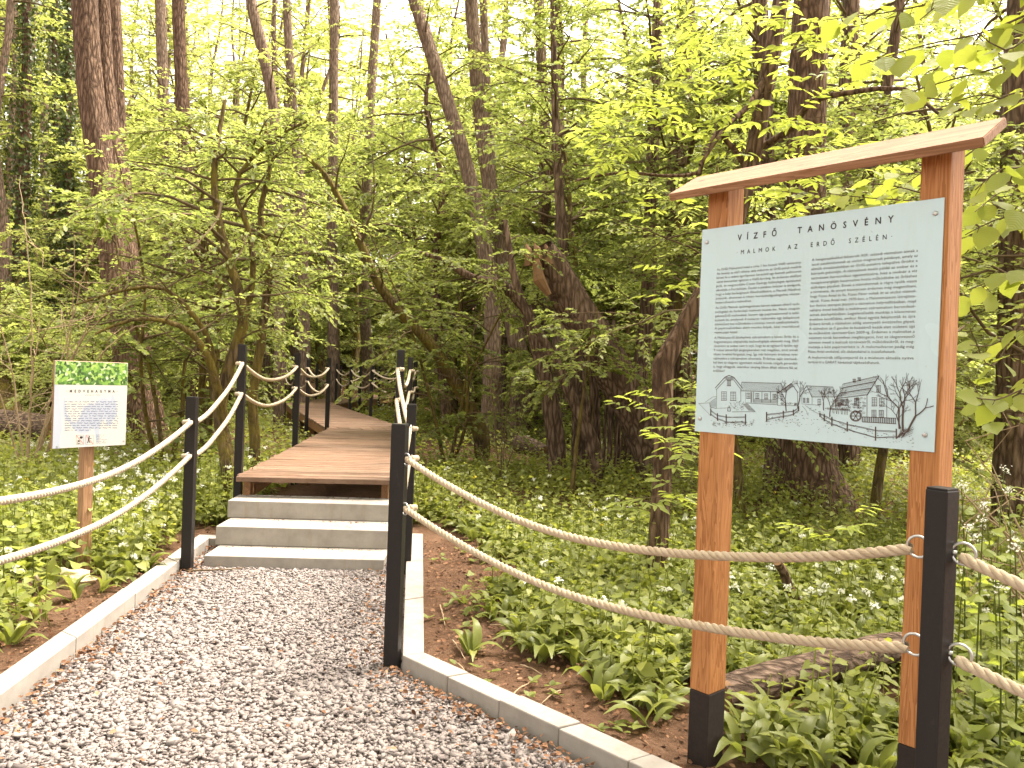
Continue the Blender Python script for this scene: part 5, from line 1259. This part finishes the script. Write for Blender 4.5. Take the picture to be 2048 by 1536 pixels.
def stems(p0, p1, w):
    d = p1 - p0; L = np.linalg.norm(d, axis=1)
    for k in range(2):
        a = r4.uniform(0, 6.283, len(p0)); st_.add(p0, d, np.stack([np.cos(a), np.sin(a), 0 * a], -1), L, np.clip(r4.normal(.45, .15, len(p0)), 0, 1))
# ramsons carpet
B = np.concatenate([scatter_ground(2600, 2.4, 8.5, .8, -.85, .95), scatter_ground(900, 3.0, 7.5, .8, -.05, .95)])
kk = 6; m = len(B); hgt = r4.uniform(.15, .27, m)
for j in range(kk):
    a = r4.uniform(0, 6.283, m); el = r4.uniform(.35, 1.15, m); D = np.stack([np.cos(a) * np.cos(el), np.sin(a) * np.cos(el), np.sin(el)], -1)
    lv_r.add(B + r4.normal(0, .02, (m, 3)) * [1, 1, 0], D, np.array([0, 0, 1.0]) + .25 * r4.normal(0, 1, (m, 3)) - D * .2, hgt * r4.uniform(.75, 1.2, m), np.clip(r4.normal(.5, .22, m), 0, 1))
f = r4.random(m) < np.where(B[:, 1] > 4.3, .17, .05) * np.clip(.2 + 1.3 * sn(B[:, 0] * 1.7 + 2, B[:, 1] * 1.7), 0, 1); tops = B[f] + np.stack([r4.normal(0, .03, f.sum()), r4.normal(0, .03, f.sum()), hgt[f] + r4.uniform(.06, .14, f.sum())], -1)
umbel(tops, .024, 18, .021); stems(B[f], tops, .004)
# leafy herbs: garlic mustard, nettle
B = np.concatenate([scatter_ground(6800, 3.2, 13, .75), scatter_ground(5200, 10, 30, .8), scatter_ground(4600, 18, 62, .7), scatter_ground(1500, 5.5, 10, .8, -.7, -.2)])
m = len(B); h = (r4.uniform(.15, .46, m) + .25 * np.clip(sn(B[:, 0] * .9 + 4, B[:, 1] * .9), 0, 1)) * np.where(B[:, 1] < 5, .8, 1.0); lean = r4.normal(0, .12, (m, 2)); nl = 9; size = r4.uniform(.045, .08, m) * (1 + np.clip(B[:, 1] - 8, 0, 50) * .05)
a0 = r4.uniform(0, 6.283, m); tn = np.clip(r4.normal(.5, .2, m), 0, 1)
for j in range(nl):
    t = .25 + .75 * j / (nl - 1); a = a0 + 2.4 * j + r4.normal(0, .3, m); rad = .03 + .07 * (1 - t) * r4.random(m) + np.clip(B[:, 1] - 8, 0, 50) * .009
    pos = B + np.stack([lean[:, 0] * h * t + np.cos(a) * rad, lean[:, 1] * h * t + np.sin(a) * rad, h * t], -1)
    lv_h.add(pos, np.stack([np.cos(a), np.sin(a), r4.normal(-.3, .25, m)], -1), np.array([0, 0, 1.0]) + .3 * r4.normal(0, 1, (m, 3)), size * (1.25 - .55 * t) * r4.uniform(.7, 1.2, m), np.clip(tn + r4.normal(0, .12, m), 0, 1))
nr = B[:, 1] < 9; tops = B + np.stack([lean[:, 0] * h, lean[:, 1] * h, h], -1); stems(B[nr], tops[nr], .004)
dleft = path_dist(B[:, 0], B[:, 1])
f = r4.random(m) < np.where((B[:, 0] < -1.5) & (dleft < 4.5), .26, .03) * np.clip(.25 + 1.2 * sn(B[:, 0] * 1.1, B[:, 1] * 1.1 + 1), 0, 1); umbel(tops[f] + [0, 0, .02], .026, 12, .023)
f = (r4.random(m) < .01); umbel(tops[f] + [0, 0, .03], .008, 4, .02, fy)
# fine low cover close to the camera and small seedlings on bare soil
B = scatter_ground(7000, 2.3, 9, .8); m = len(B)
for j in range(4):
    a = r4.uniform(0, 6.283, m); lv_g.add(B + np.stack([np.cos(a) * .02, np.sin(a) * .02, r4.uniform(.02, .13, m)], -1), np.stack([np.cos(a), np.sin(a), r4.normal(.05, .25, m)], -1), np.array([0, 0, 1.0]) + .3 * r4.normal(0, 1, (m, 3)), r4.uniform(.025, .05, m))
n0 = 260; x = r4.uniform(-1.0, 2.2, n0); y = r4.uniform(2.4, 7, n0); ok = (~in_poly(x, y, GRAVEL)) & (poly_dist(x, y, GRAVEL) > .14); B = np.stack([x, y, ground(x, y) + .02], -1)[ok]; m = len(B)
for j in range(4):
    a = r4.uniform(0, 6.283, m); lv_g.add(B, np.stack([np.cos(a), np.sin(a), r4.uniform(.1, .6, m)], -1), np.array([0, 0, 1.0]), r4.uniform(.03, .06, m))
def cover(name, lvs, tmpl, mat, label): tag(link(name, lvs.mesh(name, tmpl), M[mat]), label, 'ground cover', kind='stuff')
cover('ramsons_carpet', lv_r, T_RAMSONS, 'ramsons', 'carpet of broad green ramsons leaves on the woodland floor')
cover('herb_carpet', lv_h, T_HEART, 'herb', 'leafy herbs and nettles covering the woodland floor')
cover('low_cover', lv_g, T_OVAL, 'herb', 'small low leaves between the ramsons')
cover('white_flowers', fl, T_RHOMB, 'flower', 'small white flower heads scattered over the herbs')
cover('yellow_flowers', fy, T_RHOMB, 'yellow', 'a few small yellow flowers among the herbs')
T_STEM = (np.array([(-.009, 0, 0), (.009, 0, 0), (.006, 1, 0), (-.006, 1, 0)]), [np.array([(0, 1, 2, 3)])])
cover('flower_stalks', st_, T_STEM, 'herb', 'thin green flower stalks among the herbs')

# separate clumps at the edge of the bare soil, each leaf a part
def ramsons_mesh(seed):
    r = np.random.default_rng(seed); V, g = T_RAMSONS; V = V * [1 + r.normal(0, .12), 1, 1 + r.normal(0, .3)]; me = np_mesh('leaf', V, g, {'tint': np.full(len(V), .35 + .1 * seed)}, smooth=True); me.materials.append(M['ramsons']); return me
RL = [ramsons_mesh(s) for s in range(5)]
spots = [(1085, 1130), (1010, 1230), (1130, 1270), (990, 1190), (1190, 1180), (1150, 1330), (1250, 1320), (1080, 1290), (1210, 1400), (1290, 1450), (1260, 1390), (1120, 1190), (940, 1310), (1280, 1240), (1340, 1330), (1310, 1180), (60, 1220), (25, 1290), (100, 1180), (150, 1200), (40, 1160), (250, 1090), (1560, 1440), (1640, 1500), (1500, 1490), (1720, 1470), (1580, 1330), (1950, 1400), (2010, 1480), (1700, 1390)]
for i, (px, py) in enumerate(spots):
    p = onz(px, py, 0.0); p = onz(px, py, float(ground(p[0], p[1]))); lab = 'broad-leaved ramsons clump at the bare soil right of the kerb' if px > 900 and px < 1380 else ('broad-leaved ramsons clump left of the left kerb' if px < 400 else 'broad-leaved ramsons clump behind the board posts')
    t = thing('ramsons_plant', lab, 'plant', p, 0, 'ramsons clumps: ' + ('right soil' if 900 < px < 1380 else ('left kerb' if px < 400 else 'behind the board')))
    for k in range(int(r4.integers(5, 9))):
        a = r4.uniform(0, 6.283); el = r4.uniform(.35, 1.2); D = np.array([math.cos(a) * math.cos(el), math.sin(a) * math.cos(el), math.sin(el)])
        place_leaf(t, RL, 'leaf', p + [r4.normal(0, .015), r4.normal(0, .015), -.01], D, np.array([0, 0, 1.0]) - D * .2 + r4.normal(0, .15, 3), r4.uniform(.17, .28), k + i)

# dry leaves and bark chips along the kerbs, on the steps and on the soil
def build_litter():
    L = Leaves(); n = 62000; x = r4.uniform(-2.7, 1.6, n); y = r4.uniform(2.4, 7.1, n); ins = in_poly(x, y, GRAVEL)
    dl_ = seg_dist(x, y, (-1.66, -.9), (-2.457, 6.6)); dr_ = np.minimum(seg_dist(x, y, (-.502, 4.02), (.87, 2.58)), seg_dist(x, y, (-.502, 4.02), (-.878, 7.08)))
    pr_ = np.where(ins, np.exp(-np.maximum(dl_ - .02, 0) / .08) * .95 + np.exp(-np.maximum(dr_ - .02, 0) / .1) * .95 + .004, .2 * (1 - np.clip((poly_dist(x, y, GRAVEL) - 1.1) / .6, 0, 1)))
    pr_ = np.where(poly_dist(x, y, GRAVEL) < .02, 0, pr_); pr_ = np.where(~ins & (poly_dist(x, y, GRAVEL) < .15), 0, pr_)
    m = r4.random(n) < pr_; x, y, ins = x[m], y[m], ins[m]; k = len(x); z = np.where(ins, .012, ground(x, y) + .008) + r4.random(k) * .014
    a = r4.uniform(0, 6.283, k); L.add(np.stack([x, y, z], -1), np.stack([np.cos(a), np.sin(a), r4.normal(0, .3, k)], -1), np.array([0, 0, 1.0]) + .45 * r4.normal(0, 1, (k, 3)), r4.uniform(.008, .034, k), np.clip(r4.normal(.45, .25, k), 0, 1))
    for zt, fl_, fr_ in ((.08, (-2.262, 5.984), (-0.921, 6.047)), (.23, (-2.312, 6.35), (-0.955, 6.41)), (.375, (-2.356, 6.725), (-0.992, 6.795))):
        a_, b_ = np.array(fl_), np.array(fr_); q = 130; u = r4.random(q); v = .335 - np.abs(r4.normal(0, .035, q)); v[:14] = r4.uniform(.02, .3, 14); d_ = unit2((-(b_ - a_)[1], (b_ - a_)[0])); xy = a_ + (b_ - a_) * u[:, None] + d_ * v[:, None]; an = r4.uniform(0, 6.283, q)
        L.add(np.stack([xy[:, 0], xy[:, 1], np.full(q, zt + .004)], -1), np.stack([np.cos(an), np.sin(an), r4.normal(0, .2, q)], -1), np.array([0, 0, 1.0]) + .3 * r4.normal(0, 1, (q, 3)), r4.uniform(.006, .02, q), np.clip(r4.normal(.3, .25, q), 0, 1))
    tag(link('leaf_litter', L.mesh('leaf_litter', T_OVAL), M['litter']), 'dry brown leaf litter along the kerbs and on the soil', 'leaf litter', kind='stuff')
build_litter()
def bent_stick(name, label, pts, rad, mat='dry_twig', cat='stick', group=None):
    P = spline(pts, .03); P = P + r4.normal(0, rad * .35, P.shape); mb = MB(); mb.tube(P, np.linspace(rad, rad * .55, len(P)), 7); o = np.array(pts[0], float)
    me = mb.mesh(name); me.transform(Matrix.Translation(-Vector(o))); me.polygons.foreach_set('use_smooth', np.ones(len(me.polygons), dtype=bool)); ob = link(name, me, M[mat]); ob.location = o; tag(ob, label, cat, group); return ob
bent_stick('stick', 'long thin stick lying before the lowest step', [onz(372, 1142, .02), onz(430, 1140, .025), onz(485, 1136, .02)], .008, 'twig')
for px, py, dx, dy in ((1020, 1395, 40, -30), (1075, 1440, 60, 35), (1120, 1380, -40, 30), (905, 1280, 25, 40), (980, 1250, 50, 8), (930, 1340, -30, -20), (1190, 1500, 60, 20), (880, 1210, 10, 40), (1040, 1330, 45, 20), (960, 1180, 70, 14)):
    bent_stick('stick', 'short dry twig lying on the bare soil', [onz(px, py, .035), onz(px + dx * .5, py + dy * .5 - 4, .04), onz(px + dx, py + dy, .03)], .004, 'dry_twig', 'stick', 'dry twigs on the soil')
# logs, stump, stone
def log(label, a, b, r0, r1_, mat, name='fallen_log'):
    a, b = np.array(a), np.array(b); P = np.array([[*(a + (b - a) * t), r0 + (r1_ - r0) * t] for t in np.linspace(0, 1, 5)]); P[1:4, 2] += r4.normal(0, .012, 3); root = thing(name, label, 'log', a)
    V, Q = trunk_vf(P, sides=18, step=.09, flare=0, rough=.05); me = np_mesh('bark', V - a, [Q], smooth=True); link('bark', me, M[mat], root)
    for e_, r_, s_ in ((a, r0, -1), (b, r1_, 1)):
        d = nrm(b - a) * s_; mb = MB(); mb.tube([e_ - d * .03, e_ + d * .004], [r_ * .96, r_ * .93], 18); part('cut_end', mb, M['heart'], root)
log('flaky fallen log lying among ramsons between the board posts', onz(1440, 1395, .02), onz(1840, 1290, .12), .09, .075, 'bark_log')
log('thick brown log lying left behind the small sign', ond(-160, 828, 13.5), ond(112, 858, 13.0), .26, .22, 'bark_log')
log('short broken log among the herbs in front of the willow clump', ond(1040, 888, 14.2), ond(1090, 908, 13.4), .17, .13, 'bark_log')
log('leaning mossy stump at the left edge behind the log', ond(28, 880, 15.5), ond(-40, 690, 16.0), .34, .26, 'bark_moss', 'tree_stump')
log('short flaky branch piece standing in the herbs behind the board', onz(1600, 1215, .0), ond(1555, 1125, 5.2), .035, .028, 'bark')
bmr = bmesh.new(); bmesh.ops.create_icosphere(bmr, subdivisions=3, radius=.15)
for v in bmr.verts:
    k = 1 + .22 * math.sin(7 * v.co.x / .15 + 2) * math.cos(5 * v.co.y / .15) + .12 * math.sin(11 * v.co.z / .15 + v.co.x * 40); v.co *= k; v.co.z *= .62; v.co.y *= .8
me = bpy.data.meshes.new('rock'); bmr.to_mesh(me); bmr.free(); rk = link('rock', me, M['limestone']); rk.location = onz(128, 1165, .03); rk.scale = (1.25, 1, 1); tag(rk, 'pale yellowish rock among plants left of the small sign post', 'rock')
# bare arching branches
def bare_bush(label, base, tips, rad, mat='dry_twig', seed=0):
    r = np.random.default_rng(seed); root = thing('bare_bush', label, 'bush', base); sub = np.array(root.location)
    for tip, hgt in tips:
        tip = np.array(tip); mid = (sub + tip) / 2 + np.array([r.normal(0, .1), r.normal(0, .1), hgt]); P = spline([sub, mid, tip], .12); P = P + r.normal(0, .008, P.shape); w = Wood(); w.limb(P, np.linspace(rad, rad * .3, len(P)), 6)
        for _ in range(9):
            i = int(r.integers(len(P) // 4, len(P))); d = nrm(r.normal(0, 1, 3) + [0, 0, .2]); q = P[i]; L_ = r.uniform(.2, .6); w.limb(spline([q, q + d * L_ * .5 + r.normal(0, .04, 3), q + d * L_ + r.normal(0, .08, 3)], .08), np.linspace(rad * .4, .0015, len(spline([q, q + d * L_ * .5, q + d * L_], .08))), 4) if False else w.limb(np.array([q, q + d * L_ * .5 + r.normal(0, .04, 3), q + d * L_ + r.normal(0, .07, 3)]), [rad * .4, rad * .28, .0015], 4)
        link('branch', w.mesh('branch', sub), M[mat], root)
bare_bush('tangle of bare arching branches left above the small sign', at(60, 9.5), [(ond(px, py, d), h) for px, py, d, h in ((-60, 520, 9, .3), (150, 470, 9, .2), (330, 560, 8.8, .5), (240, 640, 9.0, .5), (40, 350, 9.8, .2), (300, 470, 9.6, .4), (-80, 640, 8.7, .4), (120, 620, 8.9, .5), (380, 620, 9.2, .6), (200, 420, 9.5, .3))], .013, seed=1)
bare_bush('bare pale branches lying right of the board posts', at(2140, 5.2), [(ond(px, py, d), h) for px, py, d, h in ((1915, 980, 5.0, .1), (1925, 1050, 5.1, .05), (1960, 1000, 5.2, .15), (1930, 880, 5.4, .25), (1905, 1060, 5.0, .02))], .011, seed=2)
bare_bush('dry twiggy bush under the willow clump', at(1010, 10.6), [(ond(px, py, d), h) for px, py, d, h in ((930, 700, 10.4, .2), (1080, 760, 10.3, .2), (980, 640, 10.6, .2), (880, 780, 10.2, .2), (1040, 690, 10.8, .2))], .010, 'twig', seed=3)

# ------------------------------------------------------------------ tall herbs standing singly
def heart_mesh(seed):
    r = np.random.default_rng(seed); n = 11; V = [(0, .12, 0)]; a = np.linspace(0, 1, n)
    for t in a:
        ph = 2 * math.pi * (t - .5); rad = .52 * (1 + .10 * math.cos(ph)) * (1 + (.05 if int(t * 10) % 2 else -.05)); V.append((rad * math.sin(ph) * .95, .45 + rad * math.cos(ph) * (1.05 if abs(ph) < 1.2 else .85), -.10 * abs(math.sin(ph)) + .06 * math.cos(2 * ph) + r.normal(0, .015)))
    mb = MB(); mb.add(V, [(0, i, i + 1) for i in range(1, n)]); me = mb.mesh('leaf'); me.materials.append(M['elder']); at_ = me.attributes.new('tint', 'FLOAT', 'POINT'); at_.data.foreach_set('value', np.full(len(V), .35 + .12 * seed, dtype=np.float32)); return me
HM = [heart_mesh(k) for k in range(5)]; r6 = np.random.default_rng(23)
tall = [(1935, 3.7, .92), (1975, 3.5, .98), (2020, 3.9, 1.0), (2060, 3.4, .9), (1950, 4.4, 1.05), (2005, 4.8, 1.1), (1920, 4.9, 1.0), (2040, 4.3, 1.05), (1985, 4.1, .8), (2030, 3.2, .75)]
left = [(35, 5.6, .5), (80, 5.0, .55), (130, 5.2, .5), (20, 4.7, .6), (215, 6.6, .45), (60, 6.2, .5)]
for px, d, h in tall + left:
    p = at(px, d); rt = thing('garlic_mustard', 'tall garlic mustard with heart-shaped leaves and white tips right of the board' if px > 900 else 'leafy nettle-like herb with toothed leaves left beside the small sign', 'plant', p, 0, 'tall herbs right of the board' if px > 900 else 'leafy herbs by the small sign')
    b = np.array(rt.location); ln = r6.normal(0, .06, 2); P = np.array([b + [ln[0] * t * t, ln[1] * t * t, h * t] for t in np.linspace(-.03, 1, 6)]); w = Wood(); w.limb(P, np.linspace(.005, .0025, 6), 5); link('stem', w.mesh('stem', b), M['herb'], rt)
    nlf = 11 if px > 900 else 14
    for k in range(nlf):
        t = .2 + .75 * k / nlf; q = b + [ln[0] * t * t, ln[1] * t * t, h * t]; a = 2.4 * k + r6.uniform(-.4, .4); dd = np.array([math.cos(a), math.sin(a), r6.uniform(-.25, .3)]); ps = .06 * (1.1 - t); w2 = q + nrm(dd) * ps
        place_leaf(rt, HM, 'leaf', w2, dd + [0, 0, -.35], np.array([0, 0, 1.0]) + r6.normal(0, .25, 3), r6.uniform(.07, .10) * (1.15 - .55 * t), k)
    if px > 900:
        L = Leaves(); c = b + [ln[0], ln[1], h]; m_ = 26; L.add(c + r6.normal(0, .014, (m_, 3)), r6.normal(0, 1, (m_, 3)), np.array([0, 0, 1.0]) + .5 * r6.normal(0, 1, (m_, 3)), r6.uniform(.01, .018, m_), .8); fo = link('flower_head', L.mesh('flower_head', T_RHOMB, b), M['flower'], rt); fo['kind'] = 'stuff'
